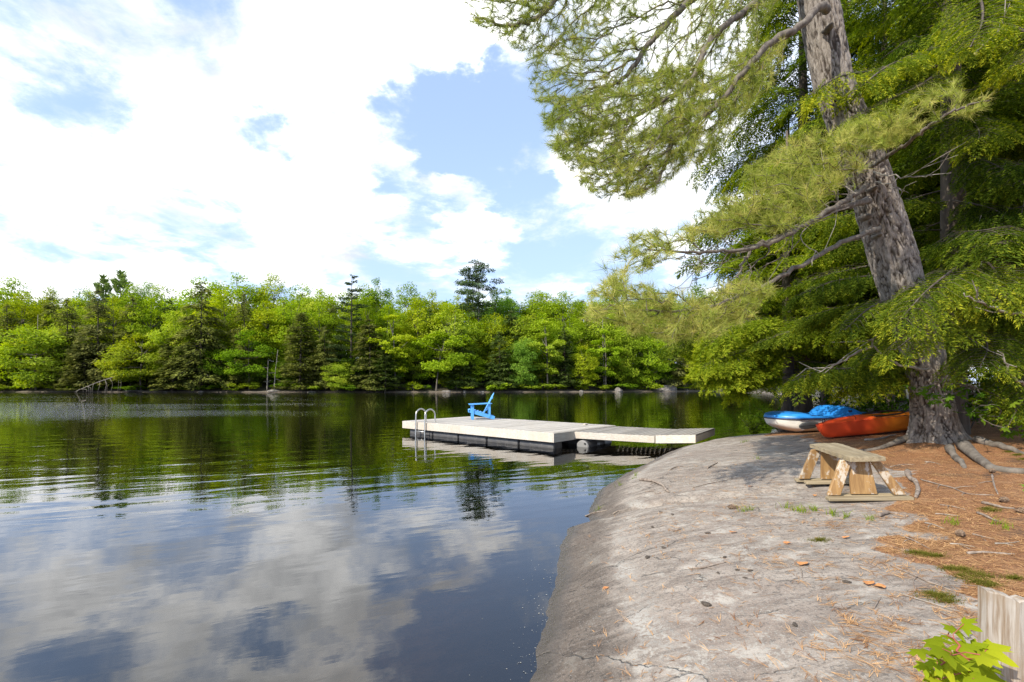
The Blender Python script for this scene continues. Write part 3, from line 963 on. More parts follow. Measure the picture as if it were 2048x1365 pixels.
# front row on the far shore, left to right: (kind, px, metres behind the waterline, top row, width px, label, tint)
FRONT = [
    ('hemlock', -40, 3, 640, 120, 'dark hemlock cut by the picture edge at the far shore left end', OLIVE),
    ('hemlock', 18, 5, 612, 95, 'shaded dark hemlock behind the pale maple at far shore left end', OLIVE),
    ('bushy', 72, 1.5, 646, 145, 'pale lime broadleaf tree overhanging the water at far shore left end', PALE),
    ('hemlock', 138, 4, 600, 95, 'dark drooping hemlock just left of the fallen grey tree', OLIVE),
    ('hemlock', 196, 3, 582, 105, 'brownish hemlock rising directly behind the fallen grey tree', DULL),
    ('cedar', 172, 1.0, 690, 85, 'low rounded dull green cedar beside the fallen grey tree roots', OLIVE),
    ('bushy', 282, 1.2, 668, 115, 'grey green bushy tree overhanging water right of the fallen tree', DULL),
    ('hemlock', 262, 5, 596, 100, 'tall dark hemlock behind the grey green bushy tree', OLIVE),
    ('bushy', 352, 3, 622, 80, 'pale green sunlit tree squeezed between two hemlocks on far shore', PALE),
    ('hemlock', 402, 2, 568, 130, 'widest tall olive hemlock on the far shore, feathery to the water', OLIVE),
    ('hemlock', 345, 1.0, 668, 80, 'short olive hemlock sweeping low to the water below the widest hemlock', OLIVE),
    ('hemlock', 490, 4, 588, 75, 'narrow olive hemlock left of the grey standing snags', OLIVE),
    ('bushy', 498, 2, 660, 95, 'deep green layered broadleaf just left of the grey standing snags', DEEP),
    ('cedar', 600, 1.5, 626, 92, 'smooth egg shaped cedar right of the grey standing snags', OLIVE),
    ('layered_pine', 702, 5, 548, 108, 'tall grey green pine with flat layered branches above the shore cedars', (1, 1, 1)),
    ('bushy', 676, 0.8, 722, 60, 'small pale bush tree at the water below the layered pine', PALE),
    ('hemlock', 650, 2.5, 655, 75, 'dark hemlock between the egg shaped cedar and the layered pine', OLIVE),
    ('hemlock', 742, 2, 640, 85, 'dark hemlock touching the right side of the layered pine', OLIVE),
    ('slender', 792, 2, 632, 82, 'yellow green open tree with dark trunk right of the layered pine', YEL),
    ('cedar', 770, 1, 700, 70, 'low dark cedar beneath the yellow green open tree', DEEP),
    ('leaning', 872, 1.5, 656, 110, 'bright lime tree leaning over the water left of the blue chair', LIME),
    ('hemlock', 925, 3, 660, 80, 'dark conifer behind the blue chair, right of the leaning lime tree', DEEP),
    ('lone_pine', 957, 22, 520, 92, 'lone tall dark pine standing above the whole skyline', (0.8, 0.85, 0.85)),
    ('hemlock', 1000, 2.5, 664, 75, 'dark shore conifer just right of the blue chair', DEEP),
    ('bushy', 1048, 2, 672, 66, 'blue green bushy tree on far shore over the middle of the dock', BLUE),
    ('slender', 1096, 1.5, 644, 68, 'pale slender tree with straight trunk on far shore above the ramp', PALE),
    ('hemlock', 1130, 3.5, 652, 68, 'dark conifer behind the pale slender straight trunked tree', DEEP),
    ('bushy', 1166, 1.5, 694, 55, 'small round yellow green tree left of the white stemmed birch', YEL),
    ('slender', 1212, 1.2, 662, 62, 'small birch with bare pale stem standing on the far bank', LIME),
    ('bushy', 1256, 3, 640, 75, 'mid green tree between the small birch and the grey boulder', (1, 1, 1)),
    ('bushy', 1296, 2, 660, 78, 'brilliant lime tree directly above the grey boulder', LIME),
    ('hemlock', 1345, 4, 628, 90, 'dull dark conifer behind the grey boulder', DULL),
    ('bushy', 1368, 1.5, 706, 62, 'low lime tree right of the grey boulder', YEL),
    ('bushy', 1420, 2.5, 680, 78, 'deep green tree half hidden behind the near cedar', DEEP),
    ('hemlock', 1455, 4, 640, 80, 'dark conifer mostly hidden behind the near cedar', DEEP),
    ('bushy', 1500, 2, 670, 90, 'far broadleaf glimpsed under the near cedar branches', DEEP),
    ('hemlock', 1550, 3, 640, 90, 'far conifer glimpsed beside the near cedar trunk', DEEP),
]
for k_, px_, off_, top_, w_, lab_, t_ in FRONT:
    place_tree(k_, px_, off_, top_, w_, lab_, t_)

# second and third rows up the bank
MID = [
    (-60, 600, 'maple'), (45, 585, 'maple'), (105, 596, 'hemlock'), (150, 590, 'maple'), (228, 588, 'maple'), (300, 596, 'maple'), (335, 604, 'hemlock'),
    (375, 598, 'maple'), (450, 590, 'maple'), (470, 622, 'hemlock'), (535, 592, 'maple'), (570, 606, 'hemlock'), (585, 596, 'maple'), (640, 600, 'maple'), (668, 612, 'hemlock'), (735, 596, 'maple'),
    (775, 600, 'maple'), (835, 604, 'maple'), (858, 616, 'hemlock'), (900, 606, 'maple'), (935, 618, 'maple'), (985, 628, 'maple'), (1020, 622, 'hemlock'), (1050, 622, 'maple'), (1085, 618, 'maple'),
    (1140, 622, 'maple'), (1175, 634, 'hemlock'), (1195, 622, 'maple'), (1245, 612, 'maple'), (1310, 606, 'maple'), (1375, 612, 'maple'), (1440, 606, 'maple'), (1520, 606, 'maple'),
]
MARKS = [(-60, 'the far left end'), (45, 'the pale lime overhanging tree'), (105, 'the drooping hemlock'), (150, 'the low dull cedar'), (228, 'the fallen grey tree'), (300, 'the grey green bushy tree'), (335, 'the short olive hemlock'),
         (375, 'the widest olive hemlock'), (450, 'the narrow olive hemlock'), (470, 'the deep green layered tree'), (535, 'the thin grey snag'), (570, 'the thick grey snag'), (585, 'the egg shaped cedar, left side'), (640, 'the egg shaped cedar, right side'),
         (668, 'the small pale bush tree'), (735, 'the low dark cedar'), (775, 'the yellow green open tree'), (835, 'the leaning lime tree, left side'), (858, 'the leaning lime tree'), (900, 'the leaning lime tree, right side'), (935, 'the chair back'), (985, 'the dark conifer by the chair'),
         (1020, 'the blue green tree, left side'), (1050, 'the blue green tree'), (1085, 'the pale slender tree'), (1140, 'the round yellow green tree, left side'), (1175, 'the round yellow green tree'), (1195, 'the small birch'), (1245, 'the small waterline rock'), (1310, 'the pale boulder'),
         (1375, 'the low lime tree right of the boulder'), (1440, 'the flat pale waterline rock'), (1520, 'the water behind the near cedar')]


def landmark(px):
    return min(MARKS, key=lambda m_: abs(m_[0] - px))[1]


for j, (px_, top_, k_) in enumerate(MID):
    if k_ == 'maple':
        lab = 'maple crown partway up the far bank, above ' + landmark(px_)
        place_tree(k_, px_, random.uniform(8, 13), top_ + random.uniform(-6, 6), random.uniform(80, 112), lab, random.choice([LIME, YEL, LIME, (1, 1, 1), PALE]), None, 'maple crowns partway up the far bank')
    else:
        lab = 'dark conifer spire partway up the far bank, above ' + landmark(px_)
        place_tree(k_, px_, random.uniform(9, 12), top_ + random.uniform(-4, 4), random.uniform(55, 75), lab, random.choice([OLIVE, DEEP]), None, 'conifer spires partway up the far bank')
# the skyline row: every crown named by what it stands over
SKY = [
    (-70, 572, 'maple', 110, 'skyline maple cut by the picture edge at far left', LIME), (30, 562, 'maple', 100, 'skyline maple above the dark hemlock at far shore left end', LIME),
    (105, 580, 'maple', 70, 'greyish thin leaved skyline crown left of the twin pine tops', DULL), (165, 572, 'maple', 66, 'small round skyline crown left of the paired pine spires', DEEP),
    (205, 552, 'spiky', 70, 'upright pine spire left in the pair on the skyline', (2.2, 2.1, 1.6)), (238, 543, 'spiky', 78, 'tallest upright pine spire on the skyline above the fallen tree', (2.2, 2.1, 1.6)),
    (180, 578, 'maple', 90, 'yellow skyline maple beneath the pine spires', YEL), (265, 574, 'maple', 90, 'skyline maple right of the upright pine spires', LIME), (330, 570, 'maple', 92, 'low skyline maple left of the highest maple crowns', LIME),
    (300, 570, 'maple', 60, 'small blue green crown poking between low skyline maples', BLUE), (405, 551, 'maple', 100, 'high skyline maple left in the pair of highest crowns', LIME), (478, 541, 'maple', 118, 'highest and widest maple crown on the skyline', LIME),
    (548, 554, 'maple', 85, 'skyline maple just right of the highest crown', YEL), (600, 563, 'maple', 85, 'skyline maple above the egg shaped cedar', LIME), (640, 570, 'maple', 80, 'low skyline maple left of the layered pine top', PALE),
    (752, 549, 'maple', 70, 'dark green round skyline crown right of the layered pine top', DEEP), (730, 566, 'maple', 80, 'pale skyline maple behind the layered pine', PALE), (815, 572, 'maple', 90, 'skyline maple midway between layered pine and lone pine', LIME),
    (865, 576, 'maple', 85, 'golden green skyline maple left of the lone pine', YEL), (915, 584, 'maple', 75, 'low skyline maple touching the lone pine trunk', YEL), (1015, 571, 'maple', 68, 'tall blue green skyline crown right of the lone pine', BLUE),
    (990, 584, 'maple', 60, 'small skyline crown half behind the lone pine', BLUE), (1068, 578, 'maple', 80, 'skyline maple above the pale slender shore tree', LIME), (1125, 577, 'maple', 85, 'bright skyline maple left of the near pine needles', LIME),
    (1185, 578, 'maple', 85, 'skyline maple just left of the overhanging pine bough tip', (1, 1, 1)), (1245, 576, 'maple', 90, 'skyline maple half hidden by the overhanging pine bough', DEEP), (1310, 572, 'maple', 90, 'skyline maple seen through the overhanging pine bough', DEEP),
    (1390, 575, 'maple', 100, 'far maple seen through twigs left of the near cedar', DEEP), (1480, 575, 'maple', 110, 'far maple hidden behind the near cedar top', DEEP), (1570, 575, 'maple', 110, 'far maple hidden behind the near hemlocks', DEEP),
]
for px_, top_, k_, w_, lab_, t_ in SKY:
    place_tree(k_, px_, random.uniform(20, 30), top_, w_, lab_, t_, None)

# rows deeper in the woods and young trees under the canopy
for k in range(46):
    px_ = -80 + k * 38 + random.uniform(-12, 12)
    place_tree('hemlock' if k % 3 == 0 else 'maple', px_, random.uniform(33, 48), random.uniform(588, 612), random.uniform(95, 125), 'tree deep in the far woods, showing only through gaps', random.choice([DEEP, (1, 1, 1), OLIVE]), None, 'trees deep in the far woods')
for k in range(52):
    px_ = -60 + k * 32 + random.uniform(-12, 12)
    place_tree('bushy', px_, random.uniform(4, 16), random.uniform(668, 722), random.uniform(55, 85), 'young understorey tree in the shade of the far woods', random.choice([DEEP, DEEP, (1, 1, 1), OLIVE, LIME]), None, 'young understorey trees of the far woods')

# low growth along the far waterline
PROTO['low'] = [broadleaf_proto(91, 2.2, 3.4, 0.1, 16, 900, leaf=0.22, flat=0.7), broadleaf_proto(92, 1.8, 3.0, 0.1, 14, 800, leaf=0.2, flat=0.7)]
for px_ in list(range(-20, 1500, 44)):
    place_tree('low', px_ + random.uniform(-15, 15), random.uniform(0.7, 2.2), random.uniform(762, 773), random.uniform(30, 55), 'low green shrub on the waterline of the far bank', random.choice([DEEP, (1, 1, 1), OLIVE, LIME]), None,
               'low shrubs along the far waterline', 'shrub')


# grey standing snags, the fallen tree and the shore boulders
def snag(px, off, top, lean, label, seed):
    r = np.random.default_rng(seed)
    Y = shore_y(px, off)
    x = (px - 1024) / FPX * Y
    zg = max(hz(x, Y), 0.0)
    H = EYE + (HOR - top) / FPX * Y - zg
    t = empty('dead_tree', (x, Y, zg))
    tag(t, label, 'dead tree')
    tr = spline([(0, 0, -0.3), (lean * 0.4 + r.normal(0, .1), 0, H * 0.5), (lean, 0, H)], 8)
    V, F = tube(tr, np.linspace(0.16, 0.04, 8), 7)
    link('trunk', poly_mesh('snag_trunk', V, F, True), M['twig_pale'], t)
    A, B = [], []
    for k in range(9):
        s = tr[r.integers(2, 7)]
        A.append(s)
        B.append(s + np.array([r.normal(0, 1), r.normal(0, .6), r.uniform(-.7, .4)]) * r.uniform(.5, 1.1))
    V, F = prisms(A, B, 0.05, 0.015, 5)
    link('limb', np_mesh('snag_limbs', V, F), M['twig_pale'], t)


snag(548, 0.6, 700, 0.9, 'thick grey standing snag at the water left of the egg shaped cedar', 1)
snag(534, 1.0, 720, 0.3, 'thin grey standing snag left of the thick snag', 2)
snag(71, 6, 630, 0.6, 'bare white dead treetop above the pale lime tree', 3)
snag(905, 5, 628, 0.7, 'bare grey forked tree left of the blue chair in far woods', 4)
snag(1208, 5, 620, -0.4, 'bare pale stem in the woods above the small birch', 5)
snag(1313, 4, 650, 0.2, 'bare pale stem in the woods above the grey boulder', 6)


def fallen_tree():
    r = np.random.default_rng(9)
    a, b = P(238, 752, 112.6), P(160, 784, 110.2)
    t = empty('fallen_tree', (a + b) / 2)
    tag(t, 'bleached fallen tree with bare branches dipping into the far water', 'fallen tree')
    o = (a + b) / 2
    pts = spline([a - o, (a + b) / 2 - o + [0, 0, 0.5], b - o + [-1.2, 0, 0]], 9)
    V, F = tube(pts, np.linspace(0.11, 0.045, 9), 7)
    link('trunk', poly_mesh('fallen_trunk', V, F, True), M['twig_pale'], t)
    for k in range(14):
        s = pts[r.integers(0, 8)]
        e = s + np.array([r.normal(0.7, .6), r.normal(-0.6, .4), -(s[2] + o[2]) - 0.15])
        m = (s + e) / 2 + [r.normal(0.3, .2), 0, 0.35]
        V, F = tube(spline([s, m, e], 6), np.linspace(0.038, 0.016, 6), 5)
        link('branch', poly_mesh('fallen_branch', V, F, True), M['twig_pale'], t)


fallen_tree()


def boulder(x, y, z, sx, sy, sz, seed, label, group=None):
    bm = bmesh.new()
    bmesh.ops.create_icosphere(bm, subdivisions=3, radius=1)
    co = np.array([v.co for v in bm.verts])
    n = 1 + 0.22 * vnoise(co * 1.3 + seed * 9) + 0.10 * vnoise(co * 3.1 + seed * 5)
    co = co * n[:, None]
    co[:, 2] = np.where(co[:, 2] < -0.3, -0.3, co[:, 2])
    for v, c in zip(bm.verts, co):
        v.co = (c[0] * sx, c[1] * sy, c[2] * sz)
    me = bpy.data.meshes.new('boulder')
    bm.to_mesh(me)
    bm.free()
    o = link('boulder', me, M['rock'])
    o.location = (x, y, z)
    tag(o, label, 'rock', group)


for px_, w_, h_, lab_ in ((1330, 2.9, 1.5, 'largest pale grey boulder at the far waterline under the lime trees'), (1236, 1.1, 0.8, 'small grey rock at the far waterline below the small birch'),
                          (1436, 2.2, 0.5, 'flat pale rock at the far waterline beside the near cedar'), (268, 2.4, 0.35, 'flat grey ledge at the far waterline right of the fallen tree'),
                          (548, 1.6, 0.4, 'pale low rock at the foot of the grey standing snags')):
    Y_ = shore_y(px_, 0.9)
    boulder((px_ - 1024) / FPX * Y_, Y_, 0.25, w_, 1.2, h_, px_, lab_)
for k in range(10):
    px_ = random.uniform(-20, 1480)
    Y_ = shore_y(px_, random.uniform(-0.3, 0.6))
    boulder((px_ - 1024) / FPX * Y_, Y_, 0.05, random.uniform(0.4, 1.3), 0.5, random.uniform(0.2, 0.45), k, 'small grey stone strung along the far waterline', 'small stones along the far waterline')


# ------------------------------------------------------------------ the big white pine
def hash01(a, b, s=0):
    n = (a * 374761393 + b * 668265263 + s * 1442695041) & 0xFFFFFFFF
    n = ((n ^ (n >> 13)) * 1274126177) & 0xFFFFFFFF
    return ((n ^ (n >> 16)) & 0xFFFF) / 65535.0


def plates(u, v, nu):
    """F2-F1 of a jittered cell pattern that wraps in u"""
    iu, iv = np.floor(u).astype(np.int64), np.floor(v).astype(np.int64)
    f1 = np.full(u.shape, 9.0)
    f2 = np.full(u.shape, 9.0)
    cid = np.zeros(u.shape)
    for du in (-1, 0, 1):
        for dv in (-1, 0, 1):
            cu, cv = iu + du, iv + dv
            wu = np.mod(cu, nu)
            jx, jy = hash01(wu, cv, 1), hash01(wu, cv, 2)
            d = np.hypot(cu + jx - u, (cv + jy - v))
            n1 = d < f1
            f2 = np.where(n1, f1, np.minimum(f2, d))
            cid = np.where(n1, hash01(wu, cv, 3), cid)
            f1 = np.where(n1, d, f1)
    return f2 - f1, cid


TRUNK_PIX = [(1878, 905, 7.60), (1868, 830, 7.55), (1860, 760, 7.5), (1843, 680, 7.45), (1802, 560, 7.35), (1770, 450, 7.25), (1741, 350, 7.15), (1706, 250, 7.05), (1668, 150, 6.98), (1637, 0, 6.85), (1580, -260, 6.6), (1520, -560, 6.4), (1470, -900, 6.2)]
TRUNK = spline([P(*p) for p in TRUNK_PIX], 420)
TRUNK[:, 2] -= 0.12
pine = empty('pine_tree', (TRUNK[0][0], TRUNK[0][1], hz(TRUNK[0][0], TRUNK[0][1])))
tag(pine, 'huge leaning pine with furrowed grey trunk beside the red kayak', 'tree')
PO = np.array(pine.location)


def pine_trunk():
    n = 150
    L = np.concatenate([[0], np.cumsum(np.linalg.norm(np.diff(TRUNK, axis=0), axis=1))])
    th = np.arange(n) * 2 * math.pi / n
    t = unit(np.gradient(TRUNK, axis=0))
    u = unit(np.cross(t, np.array([0, 1.0, 0])))
    w = np.cross(t, u)
    r0 = np.interp(L, [0, 0.4, 1.2, 2.2, 3.2, 5.5, 9, 13], [0.245, 0.245, 0.25, 0.285, 0.305, 0.255, 0.205, 0.15])
    TH, LL = np.meshgrid(th, L)
    lob = 0.55 + 0.45 * np.cos(TH * 5 + 0.6 + 0.4 * np.sin(TH * 2)) ** 3 + 0.25 * np.cos(TH * 3 + 2)
    flare = np.exp(-np.maximum(LL - 0.10, 0) / 0.24) * (0.46 * np.clip(lob, 0.12, 2)) + 0.07 * np.exp(-LL / 0.5)
    rad = r0[:, None] + flare
    nu = 34
    uu = TH / (2 * math.pi) * nu + 0.9 * vnoise(np.stack([np.cos(TH) * 3, np.sin(TH) * 3, LL * 5], -1), 4) + 0.35 * vnoise(np.stack([np.cos(TH) * 9, np.sin(TH) * 9, LL * 16], -1), 14)
    vv = LL / 0.26 + 1.1 * vnoise(np.stack([np.cos(TH) * 4, np.sin(TH) * 4, LL * 7], -1), 8)
    e, cid = plates(uu, vv, nu)
    crack = (1 - np.clip(e / 0.30, 0, 1)) * np.clip(0.75 + 0.8 * vnoise(np.stack([np.cos(TH) * 6, np.sin(TH) * 6, LL * 6], -1), 24), 0.1, 1)
    rad = rad - 0.036 * crack ** 1.2 + 0.012 * (cid - 0.5) + 0.008 * vnoise(np.stack([np.cos(TH) * 14, np.sin(TH) * 14, LL * 9], -1), 33) + 0.02 * vnoise(np.stack([np.cos(TH) * 1.5, np.sin(TH) * 1.5, LL * 1.2], -1), 5)
    V = TRUNK[:, None] + rad[..., None] * (u[:, None] * np.cos(TH)[..., None] + w[:, None] * np.sin(TH)[..., None]) - PO
    i = np.arange(n)[None] + np.arange(len(L) - 1)[:, None] * n
    j = np.roll(np.arange(n), -1)[None] + np.arange(len(L) - 1)[:, None] * n
    F = np.stack([i, j, j + n, i + n], -1).reshape(-1, 4)
    link('trunk', np_mesh('pine_trunk', V.reshape(-1, 3), F, {'crack': crack.ravel()}, True), M['bark'], pine)
    # surface roots
    for k, (pts, r) in enumerate((([(1830, 880), (1770, 897), (1700, 905), (1640, 902)], 0.055), ([(1925, 900), (1965, 930), (2000, 942), (2060, 950), (2130, 955)], 0.085), ([(1900, 905), (1918, 925), (1932, 940)], 0.06),
                                  ([(1950, 885), (2010, 900), (2080, 915)], 0.07))):
        q = np.array([G(*p) for p in pts])
        q[0, 2] += 0.10
        c = spline(q, 22)
        c[:, :2] += 0.02 * np.stack([np.sin(np.linspace(0, 7, 22) + k * 2), np.cos(np.linspace(0, 8, 22) + k)], -1)
        c[:, 2] = height(c[:, 0], c[:, 1]) + np.linspace(0.05, -0.012, 22)
        c[:, 2] += 0.015 * np.sin(np.linspace(0, 9, 22) + k)
        V, F = tube(c - PO, np.linspace(r * 0.85, r * 0.3, 22) * (1 + 0.22 * vnoise(np.stack([np.linspace(0, 6, 22), np.full(22, k * 3.1), np.zeros(22)], -1), 9)), 12)
        V = V + 0.012 * vnoise(V * 9, 3)[:, None] * np.array([1, 1, 1.0])
        link('root', poly_mesh('pine_root', V, F, True), M['bark_grey'], pine)
    # shelf fungi / branch stubs
    for px, py, s in ((1737, 432, 0.085), (1760, 470, 0.05), (1662, 52, 0.06), (1752, 375, 0.05)):
        k = int(np.argmin(np.abs(EYE + (HOR - py) / FPX * TRUNK[:, 1] - TRUNK[:, 2])))
        p = P(px, py, TRUNK[k][1] - 0.30)
        V, F = tube(np.array([p + [0, 0.12, 0.0], p + [0, 0.02, -0.005], p + [-0.02, -0.05, 0.0]]) - PO, [s, s * 0.9, s * 0.35], 8)
        V[:, 2] = (V[:, 2] - (p - PO)[2]) * 0.55 + (p - PO)[2]
        link('stub', poly_mesh('branch_stub', V, F, True), M['bark_grey'], pine)


pine_trunk()


def inpoly(x, y, poly):
    r = np.zeros(len(x), bool)
    q = np.array(poly, float)
    j = len(q) - 1
    for i in range(len(q)):
        c = ((q[i, 1] > y) != (q[j, 1] > y)) & (x < (q[j, 0] - q[i, 0]) * (y - q[i, 1]) / (q[j, 1] - q[i, 1] + 1e-9) + q[i, 0])
        r ^= c
        j = i
    return r


def grow(path, targets, alpha=0.35, seg=0.13, sag=0.0):
    """branches grown from a limb to every target, each joining the nearest suitable point"""
    n0 = len(path)
    cap = n0 + len(targets) * 14 + 10
    N = np.zeros((cap, 3))
    Pp = np.full(cap, -1)
    L = np.zeros(cap)
    N[:n0] = path
    Pp[1:n0] = np.arange(n0 - 1)
    L[1:n0] = np.cumsum(np.linalg.norm(np.diff(path, axis=0), axis=1))
    cnt = n0
    tips = []
    dmin = np.array([np.min(np.linalg.norm(path - t, axis=1)) for t in targets])
    for ti in np.argsort(dmin):
        t = targets[ti]
        dd = N[:cnt] - t
        cost = np.sqrt((dd * dd).sum(1)) + alpha * L[:cnt]
        cost[: max(1, n0 // 10)] += 0.6
        j = int(np.argmin(cost))
        s = N[j]
        d = t - s
        ln = np.linalg.norm(d)
        k = min(max(2, int(ln / seg)), 13)
        par = N[Pp[j]] if Pp[j] >= 0 else s - d
        tang = (s - par) / (np.linalg.norm(s - par) + 1e-6) * ln * 0.45
        c1 = s + tang
        f = np.linspace(0, 1, k + 1)[1:, None]
        pts = (1 - f) ** 2 * s + 2 * (1 - f) * f * (c1 * 0.6 + (s + t) * 0.2) + f * f * t
        pts[:-1] += rng.normal(0, 0.014, (k - 1, 3))
        pts[:, 2] -= sag * np.sin(f[:, 0] * math.pi) * ln
        N[cnt:cnt + k] = pts
        Pp[cnt] = j
        Pp[cnt + 1:cnt + k] = np.arange(cnt, cnt + k - 1)
        L[cnt:cnt + k] = L[j] + np.linspace(0, ln, k + 1)[1:]
        cnt += k
        tips.append(cnt - 1)
    N, Pp = N[:cnt], Pp[:cnt]
    w = np.zeros(cnt)
    w[tips] = 1
    for i in range(cnt - 1, 0, -1):
        if Pp[i] >= 0:
            w[Pp[i]] += w[i]
    return N, Pp, w, np.array(tips), n0


def tuft_protos():
    res = []
    for s in range(5):
        n = 24
        a = rng.uniform(0, 2 * math.pi, n)
        th = np.abs(rng.normal(0, 0.62, n)) + 0.15
        th = np.minimum(th, 1.5)
        d = np.stack([np.cos(th), np.sin(th) * np.cos(a), np.sin(th) * np.sin(a)], -1)
        b = np.stack([rng.uniform(-0.07, 0.03, n), np.zeros(n), np.zeros(n)], -1)
        L = rng.uniform(0.075, 0.125, n)
        sd = unit(np.cross(d, rand_dir(n))) * 0.0019
        e = b + d * L[:, None]
        e[:, 2] -= 0.012
        V = np.stack([b - sd, b + sd, e], 1).reshape(-1, 3)
        F = np.arange(3 * n).reshape(-1, 3)
        t = np.tile([-0.12, -0.12, 0.22], n) + np.repeat(rng.normal(0, 0.10, n), 3)
        res.append((V, F, t))
    return res


TUFTS = tuft_protos()


def pine_bough(paths, polys, ntar, depth, spread, root_r, hue=0.5, per=4, alpha=0.35, bare=0.0, tuft_s=1.0, tip_r=0.0022, sub=()):
    """a limb with side shoots; paths/polys are given where the photograph shows them, each point with its own distance"""
    path = spline([P(*p) for p in paths], 46)
    path[:, :] += rng.normal(0, 0.010, path.shape)
    T = []
    for poly in polys:
        q = np.array(poly[0], float)
        n = int(ntar * poly[1])
        lo, hi = q.min(0), q.max(0)
        k = 0
        while k < n:
            x = rng.uniform(lo[0], hi[0], 400)
            y = rng.uniform(lo[1], hi[1], 400)
            cl = vnoise(np.stack([x / 42, y / 30, x * 0 + len(T)], -1), 77)
            ok = inpoly(x, y, q) & (cl > rng.uniform(-0.7, 0.35, 400))
            for a, b in zip(x[ok], y[ok]):
                if k >= n:
                    break
                dd = depth(a, b) + rng.normal(0, spread)
                T.append(P(a, b, dd))
                k += 1
    T = np.array(T)
    N, Pp, w, tips, n0 = grow(path, T, alpha)
    ids = np.arange(n0, len(N))
    ids = ids[Pp[ids] >= 0]
    r = lambda i: np.minimum(tip_r * np.maximum(w[i], 1) ** 0.40, root_r * 0.5)
    V, F = prisms(N[Pp[ids]] - PO, N[ids] - PO, np.minimum(r(Pp[ids]), r(ids) * 1.5), r(ids), 4)
    lv, lf = tube(path - PO, np.linspace(root_r, max(root_r * 0.22, 0.008), len(path)), 9)
    limb = link('limb', poly_mesh('pine_limb', lv, lf, True), M['twig'], pine)
    tw = link('twigs', np_mesh('pine_twigs', V, F), M['twig'], limb)
    tag(tw, kind='stuff')
    pos, dirs = [], []
    for tpi in tips:
        if rng.random() < bare:
            continue
        i = tpi
        for k in range(per):
            p = Pp[i]
            if p < n0:
                break
            d = N[i] - N[p]
            f = rng.uniform(0.35, 1.0) if k else 1.0
            pos.append(N[p] + d * f)
            dirs.append(d / (np.linalg.norm(d) + 1e-9) + rng.normal(0, 0.30, 3) + np.array([0, 0, 0.25]))
            i = p
    pos, dirs = np.array(pos), unit(np.array(dirs))
    n = len(pos)
    patch = vnoise(pos * 1.5, 5) * 0.16 + vnoise(pos * 5, 6) * 0.12
    V, F, Tn = tile(TUFTS, pos - PO, rot_to(dirs, rand_dir(n)), rng.uniform(0.75, 1.15, n) * tuft_s, np.clip(hue + patch + rng.normal(0, 0.16, n), 0, 1))
    nd = link('needles', np_mesh('pine_needles', V, F, {'tint': Tn}), M['needles'], limb)
    tag(nd, kind='stuff')
    return limb


lerp = lambda x, xs, ys: float(np.interp(x, xs, ys))
# A: the highest bough, its tip at the top left
pine_bough([(1600, -240, 6.75), (1440, -190, 6.5), (1250, -95, 6.2), (1118, -2, 6.0), (1068, 39, 5.9), (1012, 50, 5.85), (950, 34, 5.8)],
           [([(922, 22), (940, -8), (1000, -70), (1200, -110), (1330, -70), (1335, 10), (1180, 62), (1110, 118), (1045, 108), (1000, 78), (950, 50)], 1.0)],
           660, lambda x, y: lerp(x, [930, 1330], [5.8, 6.4]), 0.28, 0.055, 0.46, 2, 0.6)
# B: the middle fan
pine_bough([(1605, -120, 6.75), (1480, -60, 6.5), (1360, 20, 6.3), (1290, 100, 6.15), (1235, 165, 6.05), (1177, 178, 6.0)],
           [([(1045, 108), (1190, 50), (1390, -60), (1570, -30), (1500, 130), (1380, 170), (1250, 250), (1130, 310), (1085, 235), (1062, 170)], 1.0)],
           1000, lambda x, y: lerp(x, [1050, 1550], [5.9, 6.6]), 0.33, 0.06, 0.50, 2, 0.6)
# B2: a limb sagging between
pine_bough([(1600, -60, 6.7), (1520, 0, 6.4), (1432, 67, 6.1), (1399, 123, 6.0), (1388, 151, 5.9), (1300, 220, 5.8), (1170, 270, 5.7)],
           [([(1082, 230), (1130, 200), (1290, 150), (1400, 120), (1450, 180), (1330, 280), (1190, 330), (1120, 320), (1095, 280)], 1.0)],
           720, lambda x, y: lerp(x, [1080, 1450], [5.65, 6.1]), 0.28, 0.05, 0.50, 2, 0.6)
# C: the arched limb that leaves the trunk at the top of the picture
pine_bough([(1655, 20, 6.52), (1640, 12, 6.38), (1623, 30, 6.25), (1595, 56, 6.15), (1545, 84, 6.05), (1505, 123, 5.95), (1483, 151, 5.9), (1438, 207, 5.8), (1393, 247, 5.75), (1343, 291, 5.7), (1331, 331, 5.68), (1303, 370, 5.65), (1247, 392, 5.6)],
           [([(1090, 285), (1200, 300), (1330, 240), (1400, 255), (1370, 330), (1310, 385), (1245, 402), (1192, 395), (1140, 345)], 0.55),
            ([(1320, 235), (1400, 170), (1490, 100), (1580, 70), (1560, 150), (1480, 235), (1420, 330), (1350, 330)], 0.45)],
           1050, lambda x, y: lerp(x, [1090, 1580], [5.5, 6.15]), 0.28, 0.055, 0.53, 2, 0.5)
# D: the big middle bough, spreading left towards the camera
pine_bough([(1735, 372, 6.8), (1700, 395, 6.3), (1640, 432, 5.9), (1560, 478, 5.6), (1480, 500, 5.45), (1390, 505, 5.3), (1300, 500, 5.2)],
           [([(1232, 500), (1262, 470), (1330, 465), (1400, 425), (1480, 350), (1600, 268), (1700, 250), (1730, 330), (1650, 400), (1640, 440), (1550, 462), (1440, 470), (1350, 500), (1300, 540), (1235, 560), (1205, 540)], 1.0)],
           470, lambda x, y: lerp(x, [1200, 1720], [5.1, 6.2]), 0.30, 0.04, 0.64, 2, 0.45, 0.0, 1.3)
